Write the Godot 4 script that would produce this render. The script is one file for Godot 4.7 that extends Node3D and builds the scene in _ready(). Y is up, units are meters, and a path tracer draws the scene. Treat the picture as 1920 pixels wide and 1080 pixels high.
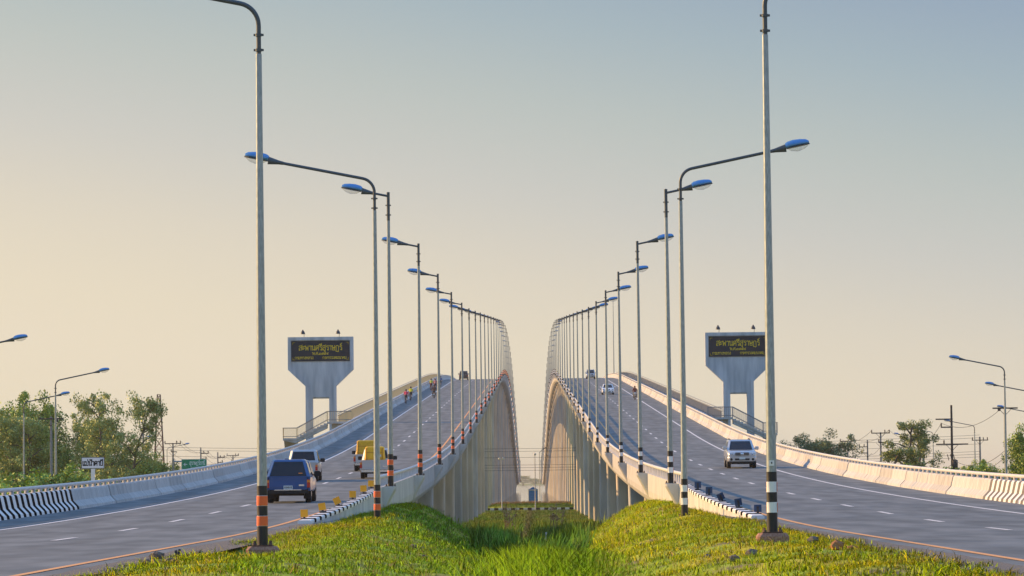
extends Node3D

# Twin concrete road bridges over a river at a low, warm sun, seen from the grass median.
# World axes: x right, y up, the roads run along -z. "d" below is the distance along -z from the camera.

var M := {}
var used := {}
var rng := RandomNumberGenerator.new()
var noise := FastNoiseLite.new()
var cache := {}

const SLOPE_AT := [80.0, 110.0, 157.0, 220.0, 322.0, 660.0, 920.0, 1180.0, 1518.0, 1620.0, 1760.0]
const SLOPE := [0.0, 0.0085, 0.0135, 0.0228, 0.040, 0.0397, 0.0, -0.0397, -0.040, -0.0228, 0.0]
const BRIDGE_FROM := 166.0
const BRIDGE_TO := 1676.0

# ------------------------------------------------------------------ helpers: naming

func numbered(n: String) -> String:
	if not used.has(n):
		used[n] = 0
		return n
	used[n] += 1
	return "%s_%03d" % [n, used[n]]

func tag(o: Node, label: String, category: String, group := "") -> Node:
	o.set_meta("label", label)
	o.set_meta("category", category)
	if group != "":
		o.set_meta("group", group)
	return o

func thing(called: String, label: String, category: String, at := Vector3.ZERO, turn := 0.0, group := "") -> Node3D:
	var o := Node3D.new()
	o.name = numbered(called)
	o.position = at
	o.rotation.y = turn
	add_child(o)
	tag(o, label, category, group)
	return o

func copy(o: Node3D, label: String, at: Vector3, turn := 0.0, scaled := Vector3.ONE) -> Node3D:
	var c: Node3D = o.duplicate()
	c.name = numbered(String(o.get_meta("base")) if o.has_meta("base") else String(o.name))
	add_child(c)
	c.position = at
	c.rotation = Vector3(0, turn, 0)
	c.scale = scaled
	c.set_meta("label", label)
	return c

func part(called: String, mesh: Mesh, m: Material, parent: Node3D, at := Vector3.ZERO) -> MeshInstance3D:
	var o := MeshInstance3D.new()
	o.mesh = mesh
	o.material_override = m
	o.position = at
	if parent == self:
		o.name = numbered(called)
		add_child(o)
	else:
		var k := 0
		var n := called
		while parent.has_node(NodePath(n)):
			k += 1
			n = "%s_%03d" % [called, k]
		o.name = n
		parent.add_child(o)
	return o

func many(called: String, mesh: Mesh, m: Material, parent: Node3D, index: int) -> MeshInstance3D:
	# the same as part(), but the number is known (fast for long rows)
	var o := MeshInstance3D.new()
	o.mesh = mesh
	o.material_override = m
	o.name = called if index == 0 else "%s_%03d" % [called, index]
	parent.add_child(o)
	return o

func struct(called: String, mesh: Mesh, m: Material, parent: Node3D = self) -> MeshInstance3D:
	var o := part(called, mesh, m, parent)
	o.set_meta("kind", "structure")
	return o

# ------------------------------------------------------------------ helpers: geometry

func surf() -> SurfaceTool:
	var st := SurfaceTool.new()
	st.begin(Mesh.PRIMITIVE_TRIANGLES)
	return st

func done(st: SurfaceTool) -> ArrayMesh:
	st.generate_normals()
	st.index()
	return st.commit()

func quad(st: SurfaceTool, a: Vector3, b: Vector3, c: Vector3, d: Vector3) -> void:
	# a b c d run counter-clockwise seen from outside
	st.add_vertex(a); st.add_vertex(c); st.add_vertex(b)
	st.add_vertex(a); st.add_vertex(d); st.add_vertex(c)

func tri(st: SurfaceTool, a: Vector3, b: Vector3, c: Vector3) -> void:
	st.add_vertex(a); st.add_vertex(c); st.add_vertex(b)

func box(st: SurfaceTool, c: Vector3, s: Vector3, bs := Basis.IDENTITY) -> void:
	st.set_smooth_group(-1)
	var h := s * 0.5
	var p: Array[Vector3] = []
	for i in 8:
		p.append(c + bs * Vector3(h.x if i & 1 else -h.x, h.y if i & 2 else -h.y, h.z if i & 4 else -h.z))
	quad(st, p[4], p[5], p[7], p[6])
	quad(st, p[1], p[0], p[2], p[3])
	quad(st, p[5], p[1], p[3], p[7])
	quad(st, p[0], p[4], p[6], p[2])
	quad(st, p[6], p[7], p[3], p[2])
	quad(st, p[0], p[1], p[5], p[4])

func box_mesh(c: Vector3, s: Vector3, bs := Basis.IDENTITY) -> ArrayMesh:
	var st := surf()
	box(st, c, s, bs)
	return done(st)

func loft(st: SurfaceTool, rings: Array, smooth := true, cap_a := true, cap_b := true) -> void:
	# rings of equal length; each runs counter-clockwise seen from the side the rings start from
	st.set_smooth_group(0 if smooth else -1)
	for i in rings.size() - 1:
		var a: PackedVector3Array = rings[i]
		var b: PackedVector3Array = rings[i + 1]
		var n := a.size()
		for k in n:
			var l := (k + 1) % n
			quad(st, a[k], b[k], b[l], a[l])
	st.set_smooth_group(-1)
	if cap_a:
		var a: PackedVector3Array = rings[0]
		for k in range(1, a.size() - 1):
			tri(st, a[0], a[k], a[k + 1])
	if cap_b:
		var a: PackedVector3Array = rings[rings.size() - 1]
		for k in range(1, a.size() - 1):
			tri(st, a[0], a[k + 1], a[k])

func tube(st: SurfaceTool, pts: PackedVector3Array, radii: PackedFloat32Array, sides := 8, caps := true) -> void:
	var rings := []
	var n := pts.size()
	var t0 := (pts[1] - pts[0]).normalized()
	var side := t0.cross(Vector3.UP)
	if side.length() < 0.1:
		side = t0.cross(Vector3.RIGHT)
	side = side.normalized()
	for i in n:
		var t := (pts[mini(i + 1, n - 1)] - pts[maxi(i - 1, 0)]).normalized()
		side = (side - t * side.dot(t)).normalized()
		var up := t.cross(side)
		var r: float = radii[mini(i, radii.size() - 1)]
		var ring := PackedVector3Array()
		for k in sides:
			var a := TAU * k / sides
			ring.append(pts[i] + (side * cos(a) - up * sin(a)) * r)
		rings.append(ring)
	loft(st, rings, true, caps, caps)

func rod(st: SurfaceTool, a: Vector3, b: Vector3, r: float, sides := 6) -> void:
	tube(st, PackedVector3Array([a, b]), PackedFloat32Array([r, r]), sides)

func lathe(st: SurfaceTool, prof: Array, sides := 12, at := Vector3.ZERO, bs := Basis.IDENTITY, smooth := true) -> void:
	# prof: Vector2(radius, height) from bottom to top, turned about y
	var rings := []
	for p in prof:
		var ring := PackedVector3Array()
		for k in sides:
			var a := TAU * k / sides
			ring.append(at + bs * Vector3(cos(a) * p.x, p.y, sin(a) * p.x))
		rings.append(ring)
	loft(st, rings, smooth)

func prism(st: SurfaceTool, poly: PackedVector2Array, z0: float, z1: float, at := Vector3.ZERO) -> void:
	# poly counter-clockwise in x, y; z1 is the near face
	st.set_smooth_group(-1)
	var n := poly.size()
	for k in n:
		var p := poly[k]
		var q := poly[(k + 1) % n]
		quad(st, at + Vector3(p.x, p.y, z1), at + Vector3(p.x, p.y, z0), at + Vector3(q.x, q.y, z0), at + Vector3(q.x, q.y, z1))
	var t := Geometry2D.triangulate_polygon(poly)
	for i in range(0, t.size(), 3):
		var a := poly[t[i]]
		var b := poly[t[i + 1]]
		var c := poly[t[i + 2]]
		if (b - a).cross(c - a) < 0:
			var s := b
			b = c
			c = s
		tri(st, at + Vector3(a.x, a.y, z1), at + Vector3(b.x, b.y, z1), at + Vector3(c.x, c.y, z1))
		tri(st, at + Vector3(a.x, a.y, z0), at + Vector3(c.x, c.y, z0), at + Vector3(b.x, b.y, z0))

# ------------------------------------------------------------------ helpers: the line of the roads

func slope(d: float) -> float:
	if d <= SLOPE_AT[0] or d >= SLOPE_AT[10]:
		return 0.0
	var i := 0
	while d > SLOPE_AT[i + 1]:
		i += 1
	return lerpf(SLOPE[i], SLOPE[i + 1], (d - SLOPE_AT[i]) / (SLOPE_AT[i + 1] - SLOPE_AT[i]))

func road(d: float) -> float:
	var y := -0.01
	for i in 10:
		if d <= SLOPE_AT[i]:
			break
		var e := minf(d, SLOPE_AT[i + 1])
		y += (SLOPE[i] + slope(e)) * 0.5 * (e - SLOPE_AT[i])
	return y

func steps(a: float, b: float, fine := 5.0) -> PackedFloat32Array:
	var out := PackedFloat32Array()
	var n := maxi(1, int(ceil((b - a) / fine)))
	for i in n + 1:
		out.append(lerpf(a, b, float(i) / n))
	return out

func sweep(st: SurfaceTool, prof: PackedVector2Array, ds: PackedFloat32Array, s: float, closed := true, lift := 0.0) -> void:
	# prof: (distance from the axis, height over the road), counter-clockwise looking along the road; s = -1 mirrors it to the left
	st.set_smooth_group(-1)
	var n := prof.size()
	var last := PackedVector3Array()
	for j in ds.size():
		var y := road(ds[j]) + lift
		var ring := PackedVector3Array()
		for p in prof:
			ring.append(Vector3(s * p.x, y + p.y, -ds[j]))
		if j:
			for k in (n if closed else n - 1):
				var l := (k + 1) % n
				if s > 0:
					quad(st, last[k], ring[k], ring[l], last[l])
				else:
					quad(st, last[l], ring[l], ring[k], last[k])
		if closed and (j == 0 or j == ds.size() - 1):
			for k in range(1, n - 1):
				if (j == 0) == (s > 0):
					tri(st, ring[0], ring[k], ring[k + 1])
				else:
					tri(st, ring[0], ring[k + 1], ring[k])
		last = ring

func swept(prof: Array, a: float, b: float, s: float, fine := 5.0, closed := true, lift := 0.0) -> ArrayMesh:
	var st := surf()
	sweep(st, PackedVector2Array(prof), steps(a, b, fine), s, closed, lift)
	return done(st)

# ------------------------------------------------------------------ helpers: materials

func mat(c: Color, rough := 0.8, metal := 0.0) -> StandardMaterial3D:
	var m := StandardMaterial3D.new()
	m.albedo_color = c.linear_to_srgb()
	m.roughness = rough
	m.metallic = metal
	return m

func mottled(a: Color, b: Color, freq: float, per_metre: float, rough := 0.85, bump := 0.0, stretch := Vector3.ONE, octaves := 5) -> StandardMaterial3D:
	var m := StandardMaterial3D.new()
	var f := FastNoiseLite.new()
	f.seed = int(freq * 10000.0) + 7
	f.noise_type = FastNoiseLite.TYPE_SIMPLEX_SMOOTH
	f.frequency = freq
	f.fractal_octaves = octaves
	var g := Gradient.new()
	g.set_color(0, a.linear_to_srgb())
	g.set_color(1, b.linear_to_srgb())
	g.set_offset(0, 0.2)
	g.set_offset(1, 0.8)
	var t := NoiseTexture2D.new()
	t.width = 512
	t.height = 512
	t.seamless = true
	t.noise = f
	t.color_ramp = g
	m.albedo_texture = t
	m.roughness = rough
	m.uv1_triplanar = true
	m.uv1_world_triplanar = true
	m.uv1_scale = stretch * per_metre
	if bump > 0.0:
		var nt := NoiseTexture2D.new()
		nt.width = 512
		nt.height = 512
		nt.seamless = true
		nt.noise = f
		nt.as_normal_map = true
		nt.bump_strength = 6.0
		m.normal_enabled = true
		m.normal_texture = nt
		m.normal_scale = bump
	return m

func c3(r: float, g: float, b: float) -> Color:
	return Color(r, g, b)

func make_materials() -> void:
	M.asphalt = mottled(c3(0.094, 0.112, 0.118), c3(0.176, 0.196, 0.200), 0.012, 0.11, 0.78, 0.12, Vector3(1, 1, 0.22))
	M.asphalt.vertex_color_use_as_albedo = true
	M.gravel = mottled(c3(0.10, 0.095, 0.085), c3(0.24, 0.21, 0.18), 0.09, 0.5, 0.95, 0.8)
	M.concrete = mottled(c3(0.44, 0.44, 0.43), c3(0.60, 0.59, 0.565), 0.012, 0.16, 0.85, 0.15, Vector3(1, 0.35, 1))
	M.barrier_concrete = mottled(c3(0.43, 0.425, 0.41), c3(0.57, 0.56, 0.525), 0.02, 0.3, 0.85, 0.15, Vector3(1, 0.4, 1))
	M.barrier_tones = []
	for k in 3:
		var e: float = [1.0, 0.86, 1.08][k]
		M.barrier_tones.append(mottled(c3(0.37, 0.37, 0.355) * e, c3(0.60, 0.59, 0.555) * e, 0.016 + 0.004 * k, 0.3, 0.85, 0.2, Vector3(1, 0.3, 1)))
	M.pier = []
	for k in 4:
		var t: Color = [c3(0.68, 0.62, 0.51), c3(0.54, 0.53, 0.50), c3(0.70, 0.61, 0.48), c3(0.62, 0.63, 0.62)][k]
		M.pier.append(mottled(t * 0.78, t * 1.15, 0.009 + 0.002 * k, 0.11, 0.9, 0.12, Vector3(1, 0.22, 1)))
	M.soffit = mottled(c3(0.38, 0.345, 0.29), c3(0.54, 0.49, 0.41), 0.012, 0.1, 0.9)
	M.sign_concrete = mottled(c3(0.36, 0.41, 0.45), c3(0.57, 0.61, 0.64), 0.014, 0.14, 0.8, 0.1, Vector3(1, 0.16, 1))
	M.pipe = mottled(c3(0.50, 0.50, 0.48), c3(0.66, 0.65, 0.62), 0.02, 0.5, 0.55)
	M.galv = mottled(c3(0.26, 0.305, 0.32), c3(0.42, 0.465, 0.48), 0.05, 0.9, 0.36, 0.0, Vector3(1, 0.2, 1))
	M.galv.metallic = 0.72
	M.arm = mat(c3(0.09, 0.105, 0.115), 0.5, 0.4)
	M.housing = mat(c3(0.10, 0.27, 0.52), 0.25, 0.5)  # metal housing; the blue sky it reflects is painted into the colour
	M.trim = mat(c3(0.03, 0.035, 0.04), 0.5)
	M.lens = mat(c3(0.72, 0.72, 0.70), 0.15)
	M.lens.transparency = BaseMaterial3D.TRANSPARENCY_ALPHA
	M.lens.albedo_color.a = 0.18
	M.black = mat(c3(0.012, 0.012, 0.013), 0.45)
	M.sunlit_black = mat(c3(0.13, 0.105, 0.075), 0.5)      # black stripe paint with the low sun glare painted into its colour
	M.black_paint = mat(c3(0.011, 0.011, 0.012), 1.0)
	M.black_paint.metallic_specular = 0.08
	M.white = mat(c3(0.78, 0.78, 0.76), 0.5)
	M.orange = mat(c3(0.85, 0.14, 0.03), 0.45)
	M.road_white = mottled(c3(0.55, 0.55, 0.53), c3(0.80, 0.79, 0.76), 0.05, 0.8, 0.7)
	M.road_yellow = mottled(c3(0.66, 0.30, 0.09), c3(0.84, 0.42, 0.15), 0.04, 0.6, 0.7)
	M.joint = mat(c3(0.26, 0.265, 0.27), 0.6)
	M.footing = mottled(c3(0.26, 0.12, 0.075), c3(0.42, 0.25, 0.18), 0.03, 1.2, 0.95, 0.4)
	M.footing_grey = mottled(c3(0.20, 0.17, 0.15), c3(0.34, 0.30, 0.27), 0.03, 1.2, 0.95, 0.4)
	M.rust = mat(c3(0.10, 0.055, 0.035), 0.8)
	M.delineator = mat(c3(1.0, 0.42, 0.005), 0.4)
	M.delineator_back = mat(c3(0.035, 0.075, 0.16), 0.35, 0.3)
	M.rail = mat(c3(0.24, 0.25, 0.26), 0.55, 0.2)
	M.rail_sunlit = mat(c3(0.72, 0.55, 0.28), 0.7)  # left side copy of the rail colour, with warm sunlight painted in
	M.wood_pole = mottled(c3(0.20, 0.20, 0.195), c3(0.30, 0.29, 0.28), 0.02, 0.4, 0.9)
	M.crossarm = mat(c3(0.06, 0.05, 0.045), 0.8)
	M.insulator = mat(c3(0.05, 0.03, 0.025), 0.3)
	M.wire = mat(c3(0.03, 0.03, 0.032), 0.6)
	M.lattice = mat(c3(0.22, 0.13, 0.10), 0.7, 0.2)
	M.tyre = mat(c3(0.016, 0.016, 0.017), 0.8)
	M.rim = mat(c3(0.42, 0.43, 0.44), 0.35, 0.7)
	M.glass = mat(c3(0.014, 0.019, 0.026), 0.08)
	M.glass.metallic_specular = 0.42
	M.tail = mat(c3(0.50, 0.025, 0.018), 0.2)
	M.amber = mat(c3(0.80, 0.25, 0.03), 0.2)
	M.headlamp = mat(c3(0.62, 0.66, 0.70), 0.08)
	M.headlamp.clearcoat_enabled = true
	M.chrome = mat(c3(0.72, 0.72, 0.73), 0.2, 0.9)
	M.under = mat(c3(0.02, 0.02, 0.02), 0.85)
	M.plate = mat(c3(0.62, 0.68, 0.66), 0.5)
	M.cargo = mottled(c3(0.86, 0.46, 0.008), c3(0.95, 0.55, 0.015), 0.02, 0.6, 0.55)
	M.cargo_far = mottled(c3(0.66, 0.37, 0.01), c3(0.80, 0.47, 0.02), 0.02, 0.6, 0.6)
	M.crate_rib = mat(c3(0.55, 0.24, 0.01), 0.6)
	M.paint_blue = paint(c3(0.003, 0.075, 0.25))
	M.paint_blue.clearcoat = 0.4
	M.paint_silver = paint(c3(0.50, 0.515, 0.53), 0.45)
	M.paint_pale = paint(c3(0.42, 0.45, 0.47), 0.3)
	M.paint_white = paint(c3(0.76, 0.77, 0.77))
	M.paint_dark = paint(c3(0.028, 0.030, 0.035))
	M.blue_metal = mat(c3(0.015, 0.17, 0.70), 0.45)
	M.blue_gate = mat(c3(0.03, 0.07, 0.22), 0.5)
	M.bark = mottled(c3(0.085, 0.07, 0.055), c3(0.19, 0.165, 0.13), 0.05, 0.8, 0.95, 0.5)
	M.dry_stem = mat(c3(0.34, 0.24, 0.15), 0.9)
	M.rock = mottled(c3(0.10, 0.08, 0.06), c3(0.24, 0.20, 0.16), 0.05, 2.0, 0.95, 0.6)
	M.clod = mottled(c3(0.25, 0.10, 0.035), c3(0.46, 0.22, 0.09), 0.05, 2.0, 0.95, 0.6)
	M.water = mat(c3(0.03, 0.045, 0.045), 0.06)
	M.tint = StandardMaterial3D.new()
	M.tint.vertex_color_use_as_albedo = true
	M.tint.roughness = 0.8
	M.soil = mottled(c3(0.62, 0.62, 0.62), c3(1.0, 1.0, 1.0), 0.03, 0.25, 0.97, 0.6)
	M.soil.vertex_color_use_as_albedo = true
	M.blade = StandardMaterial3D.new()
	M.blade.vertex_color_use_as_albedo = true
	M.blade.roughness = 0.6
	M.blade.metallic_specular = 0.2
	M.blade.backlight = Color(1.0, 1.0, 0.5)
	M.blade.cull_mode = BaseMaterial3D.CULL_DISABLED
	M.leaf = StandardMaterial3D.new()
	M.leaf.vertex_color_use_as_albedo = true
	M.leaf.roughness = 0.6
	M.leaf.backlight = Color(0.7, 0.7, 0.5)
	M.leaf.cull_mode = BaseMaterial3D.CULL_DISABLED

func paint(c: Color, metal := 0.0) -> StandardMaterial3D:
	var m := mat(c, 0.3, metal)
	m.clearcoat_enabled = true
	m.clearcoat = 0.8
	m.clearcoat_roughness = 0.08
	return m

# ------------------------------------------------------------------ the place

func _ready() -> void:
	rng.seed = 20240611
	noise.seed = 11
	noise.frequency = 0.5
	make_camera()
	make_sky_and_sun()
	make_materials()
	make_ground()
	for s in [-1.0, 1.0]:
		make_carriageway(s)
		make_bridge(s)
		make_outer_barrier(s)
		make_end_kerb(s)
		make_bridge_sign(s)
		make_stairs(s)
	make_lamp_posts()
	make_roadside_lamps()
	make_river_signs()
	make_utility_poles()
	make_trees()
	make_island()
	make_vehicles()
	make_riders()
	make_small_things()
	make_grass()

func make_camera() -> void:
	var d := Vector3(35.0, -363.0, -7143.0).normalized()   # where the roads run to, in the camera's own axes
	var roll := deg_to_rad(0.65)
	var up := Vector3(-sin(roll), cos(roll), 0.0)
	up = (up - d * up.dot(d)).normalized()
	var back := -d
	var right := up.cross(back)
	var cam := Camera3D.new()
	cam.name = "camera"
	cam.basis = Basis(right, up, back).transposed()
	cam.position = Vector3(0, 1.15, 0)
	cam.fov = rad_to_deg(2.0 * atan(540.0 / 7143.0))
	cam.near = 0.5
	cam.far = 12000.0
	add_child(cam)
	cam.current = true

const EXPOSURE := 1.32
const SKY_AT := [0.0, 1.0, 1.9, 3.0, 4.3, 5.75, 7.05, 8.3, 12.0, 20.0, 45.0, 90.0]
const SKY := [[0.80, 0.71, 0.54], [0.80, 0.71, 0.555], [0.775, 0.695, 0.545], [0.71, 0.655, 0.546], [0.591, 0.590, 0.552], [0.479, 0.533, 0.521], [0.371, 0.465, 0.517], [0.300, 0.392, 0.500], [0.29, 0.42, 0.61], [0.29, 0.48, 0.80], [0.28, 0.52, 1.0], [0.28, 0.53, 1.08]]

func sky_colour(az: float, el: float) -> Color:
	# az: degrees to the right of straight ahead; el: degrees over the horizon. The sun stands low on the left,
	# so the warm belt along the horizon reaches higher there.
	var e := maxf(el, 0.0)
	var p := maxf(e + 3.4 * sin(deg_to_rad(az) * 2.85) * exp(-pow(az / 45.0, 2.0)) , 0.0) if absf(az) < 63.0 else e
	var i := 0
	while i < 10 and p > SKY_AT[i + 1]:
		i += 1
	var t := clampf((p - SKY_AT[i]) / (SKY_AT[i + 1] - SKY_AT[i]), 0, 1)
	var c := c3(SKY[i][0], SKY[i][1], SKY[i][2]).lerp(c3(SKY[i + 1][0], SKY[i + 1][1], SKY[i + 1][2]), t)
	var away := absf(wrapf(az + 67.0, -180.0, 180.0))
	var glow := exp(-pow(away / 34.0, 2.0)) * exp(-pow((e - 6.0) / 16.0, 2.0))
	return (c + c3(0.75, 0.50, 0.18) * glow) / EXPOSURE

func make_sky_and_sun() -> void:
	var w := 1024
	var h := 512
	var im := Image.create_empty(w, h, false, Image.FORMAT_RGBF)
	for y in h:
		var el := 90.0 - (y + 0.5) / h * 180.0
		for x in w:
			var az := wrapf((x + 0.5) / w * 360.0, -180.0, 180.0)      # the panorama's left edge lies straight ahead
			im.set_pixel(x, y, sky_colour(az, el))
	var pm := PanoramaSkyMaterial.new()
	pm.panorama = ImageTexture.create_from_image(im)
	var sky := Sky.new()
	sky.sky_material = pm
	var env := Environment.new()
	env.background_mode = Environment.BG_SKY
	env.sky = sky
	env.tonemap_mode = Environment.TONE_MAPPER_LINEAR
	env.tonemap_exposure = EXPOSURE
	env.sdfgi_enabled = true
	env.ssao_enabled = true
	env.ssil_enabled = true
	env.fog_enabled = true
	env.fog_density = 0.00010
	env.fog_light_color = Color(0.93, 0.91, 0.86)
	var we := WorldEnvironment.new()
	we.name = "world"
	we.environment = env
	add_child(we)
	var sun := DirectionalLight3D.new()
	sun.name = "sun"
	var el := deg_to_rad(19.0)
	var az := deg_to_rad(-67.0)      # left of straight ahead, a little in front of the camera
	var to := Vector3(sin(az) * cos(el), sin(el), -cos(az) * cos(el))
	sun.basis = Basis.looking_at(-to, Vector3.UP)
	sun.light_energy = 1.6
	sun.light_color = Color(1.0, 0.80, 0.54)
	sun.light_angular_distance = 0.6
	sun.shadow_enabled = true
	add_child(sun)

# ------------------------------------------------------------------ ground, roads

const BANK_AT := [0.0, 100.0, 118.0, 135.0, 150.0, 162.0, 176.0, 192.0]
const BANK := [-0.02, 0.02, 0.18, 0.34, 0.33, 0.12, -1.4, -3.35]
const DITCH_AT := [0.0, 45.0, 70.0, 95.0, 115.0, 140.0, 170.0, 192.0]
const DITCH := [0.5, 0.56, 0.68, 1.0, 1.8, 2.9, 2.6, 0.0]

func knots(at: Array, v: Array, d: float) -> float:
	if d <= at[0]:
		return v[0]
	for i in at.size() - 1:
		if d <= at[i + 1]:
			return lerpf(v[i], v[i + 1], smoothstep(at[i], at[i + 1], d))
	return v[v.size() - 1]

func plain(d: float) -> float:
	return lerpf(-2.2, -3.35, smoothstep(230.0, 470.0, d))

func ground(x: float, d: float) -> float:
	var u := absf(x)
	var flat := -3.35 if u < 17.0 else lerpf(-3.35, plain(d), smoothstep(17.0, 30.0, u))
	if d > 192.0:
		return flat
	if u <= 6.6:
		var bank := knots(BANK_AT, BANK, d)
		if d < 166.0 and u > 5.2:
			bank = lerpf(bank, road(d) - (0.0 if d < 103.0 else 0.12), smoothstep(5.2, 5.75, u))
		var y := bank - knots(DITCH_AT, DITCH, d) * (1.0 - smoothstep(0.1, lerpf(4.3, 5.0, clampf((d - 80.0) / 60.0, 0, 1)), u))
		if x < 0.0 and d < 110.0:
			y -= 0.20 * exp(-pow((d - 68.5) / 4.5, 2.0) - pow((u - 4.8) / 0.9, 2.0))
		if u < 5.6:
			y += noise.get_noise_2d(x * 1.6, d * 0.5) * 0.08 * smoothstep(5.6, 4.9, u)
		if d < 103.0 and u > 5.3:
			y = minf(y, lerpf(9.0, road(d) - 0.05, smoothstep(5.6, 6.2, u)) if u < 6.2 else road(d) - 0.05)
		return y
	var top := lerpf(road(d) - 0.05, flat, smoothstep(168.0, 186.0, d))
	if u <= 17.4:
		return top
	return lerpf(top, flat, smoothstep(17.4, 24.0, u))

func make_ground() -> void:
	var xs: Array[float] = [-4500, -1500, -600, -250, -140, -90, -70, -55, -45, -36, -30, -27, -24, -22, -20, -18.5, -17.4, -16.2, -12.0, -8.0, -6.6]
	for k in 41:
		xs.append(-6.3 + 12.6 * k / 40.0)
	for k in 21:
		xs.append(-xs[20 - k])
	var ds: Array[float] = [-300, -60, 0, 20]
	for k in 176:
		ds.append(24.0 + k)
	ds.append_array([205.0, 215.0, 230.0, 250.0, 280.0, 320.0, 370.0, 430.0, 520.0, 640.0, 800.0, 1000.0, 1400.0, 2200.0, 4000.0, 9000.0])
	var st := surf()
	st.set_smooth_group(0)
	var tint := func(x: float, d: float) -> Color:
		var u := absf(x)
		var n := noise.get_noise_2d(x * 0.7, d * 0.25) * 0.5 + 0.5
		var c := c3(0.36, 0.52, 0.008).lerp(c3(0.62, 0.55, 0.03), smoothstep(0.3, 0.75, n))
		var bare := noise.get_noise_2d(x * 2.3 + 90.0, d * 0.9 + 17.0)
		c = c.lerp(c3(0.20, 0.145, 0.085), smoothstep(0.26, 0.40, bare))
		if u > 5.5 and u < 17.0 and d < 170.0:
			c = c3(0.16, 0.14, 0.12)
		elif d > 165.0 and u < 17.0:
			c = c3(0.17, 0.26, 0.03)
		elif u > 17.0:
			c = c3(0.16, 0.20, 0.05)
		return c
	for j in ds.size() - 1:
		for i in xs.size() - 1:
			var q := []
			for k in [[i, j], [i + 1, j], [i + 1, j + 1], [i, j + 1]]:
				q.append([Vector3(xs[k[0]], ground(xs[k[0]], ds[k[1]]), -ds[k[1]]), tint.call(xs[k[0]], ds[k[1]])])
			for k in [0, 2, 1, 0, 3, 2]:
				st.set_color(q[k][1])
				st.add_vertex(q[k][0])
	struct("ground", done(st), M.soil)

func make_carriageway(s: float) -> void:
	var r := Node3D.new()
	r.name = numbered("carriageway")
	r.set_meta("kind", "structure")
	add_child(r)
	var at := surf()
	at.set_smooth_group(0)
	var us := [5.42, 6.2, 6.75, 7.2, 7.6, 8.0, 8.5, 9.0, 9.4, 9.8, 10.3, 10.8, 11.15, 11.6, 12.05, 12.5, 12.95, 13.3, 13.8, 14.3, 15.0, 15.6, 16.2]
	var ds0 := steps(-40, 1740, 3.0)
	var wear := func(k: int, d: float) -> Color:
		var u: float = us[k]
		var v := 1.0
		for lane in [8.5, 12.05]:
			v -= 0.20 * exp(-pow((absf(u - lane) - 0.85) / 0.32, 2.0))
			v -= 0.10 * exp(-pow((u - lane) / 0.3, 2.0))
		if u > 13.9:
			v -= 0.10
		v += 0.16 * noise.get_noise_2d(u * 0.9 + 31.0 * s, d * 0.06) + 0.08 * noise.get_noise_2d(u * 2.0, d * 0.3)
		if u > 15.3 or u < 6.0:
			v += 0.12
		return Color(v, v, v * 0.99)
	for q in ds0.size() - 1:
		for k in us.size() - 1:
			var p := []
			for e in [[k, q], [k + 1, q], [k + 1, q + 1], [k, q + 1]]:
				var d0: float = ds0[e[1]]
				p.append([Vector3(s * us[e[0]], road(d0), -d0), wear.call(e[0], d0)])
			for e in [0, 2, 1, 0, 3, 2] if s > 0 else [0, 1, 2, 0, 2, 3]:
				at.set_color(p[e][1])
				at.add_vertex(p[e][0])
	part("asphalt", done(at), M.asphalt, r)
	# gravel strip between the yellow line and the grass
	var st := surf()
	st.set_smooth_group(-1)
	var ds := steps(-20, 104, 1.0)
	for j in ds.size() - 1:
		var e0 := 6.35 + 0.10 * noise.get_noise_1d(ds[j] * 2.0 + 40.0 * s)
		var e1 := 6.35 + 0.10 * noise.get_noise_1d(ds[j + 1] * 2.0 + 40.0 * s)
		var a := Vector3(s * 5.42, road(ds[j]) + 0.004, -ds[j])
		var b := Vector3(s * e0, road(ds[j]) + 0.004, -ds[j])
		var c := Vector3(s * e1, road(ds[j + 1]) + 0.004, -ds[j + 1])
		var d := Vector3(s * 5.42, road(ds[j + 1]) + 0.004, -ds[j + 1])
		if s > 0:
			quad(st, a, b, c, d)
		else:
			quad(st, d, c, b, a)
	part("gravel_shoulder", done(st), M.gravel, r)
	var flat_line := func(u0: float, u1: float, a: float, b: float, lift: float) -> ArrayMesh:
		return swept([Vector2(u1, lift), Vector2(u0, lift)], a, b, s, 4.0, false)
	part("yellow_edge_line", flat_line.call(6.68, 6.82, -20.0, 1740.0, 0.008), M.road_yellow, r)
	part("white_edge_line", flat_line.call(13.72, 13.88, -20.0, 1740.0, 0.008), M.road_white, r)
	var k := 0
	var d := 28.6
	while d < 950.0:
		many("lane_dash", flat_line.call(10.22, 10.38, d, d + 4.0, 0.008), M.road_white, r, k)
		k += 1
		d += 13.4
	k = 0
	d = 210.0
	while d < 900.0:
		many("expansion_joint", flat_line.call(5.45, 15.95, d, d + 0.35, 0.006), M.joint, r, k)
		k += 1
		d += 139.0

# ------------------------------------------------------------------ bridge

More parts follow.
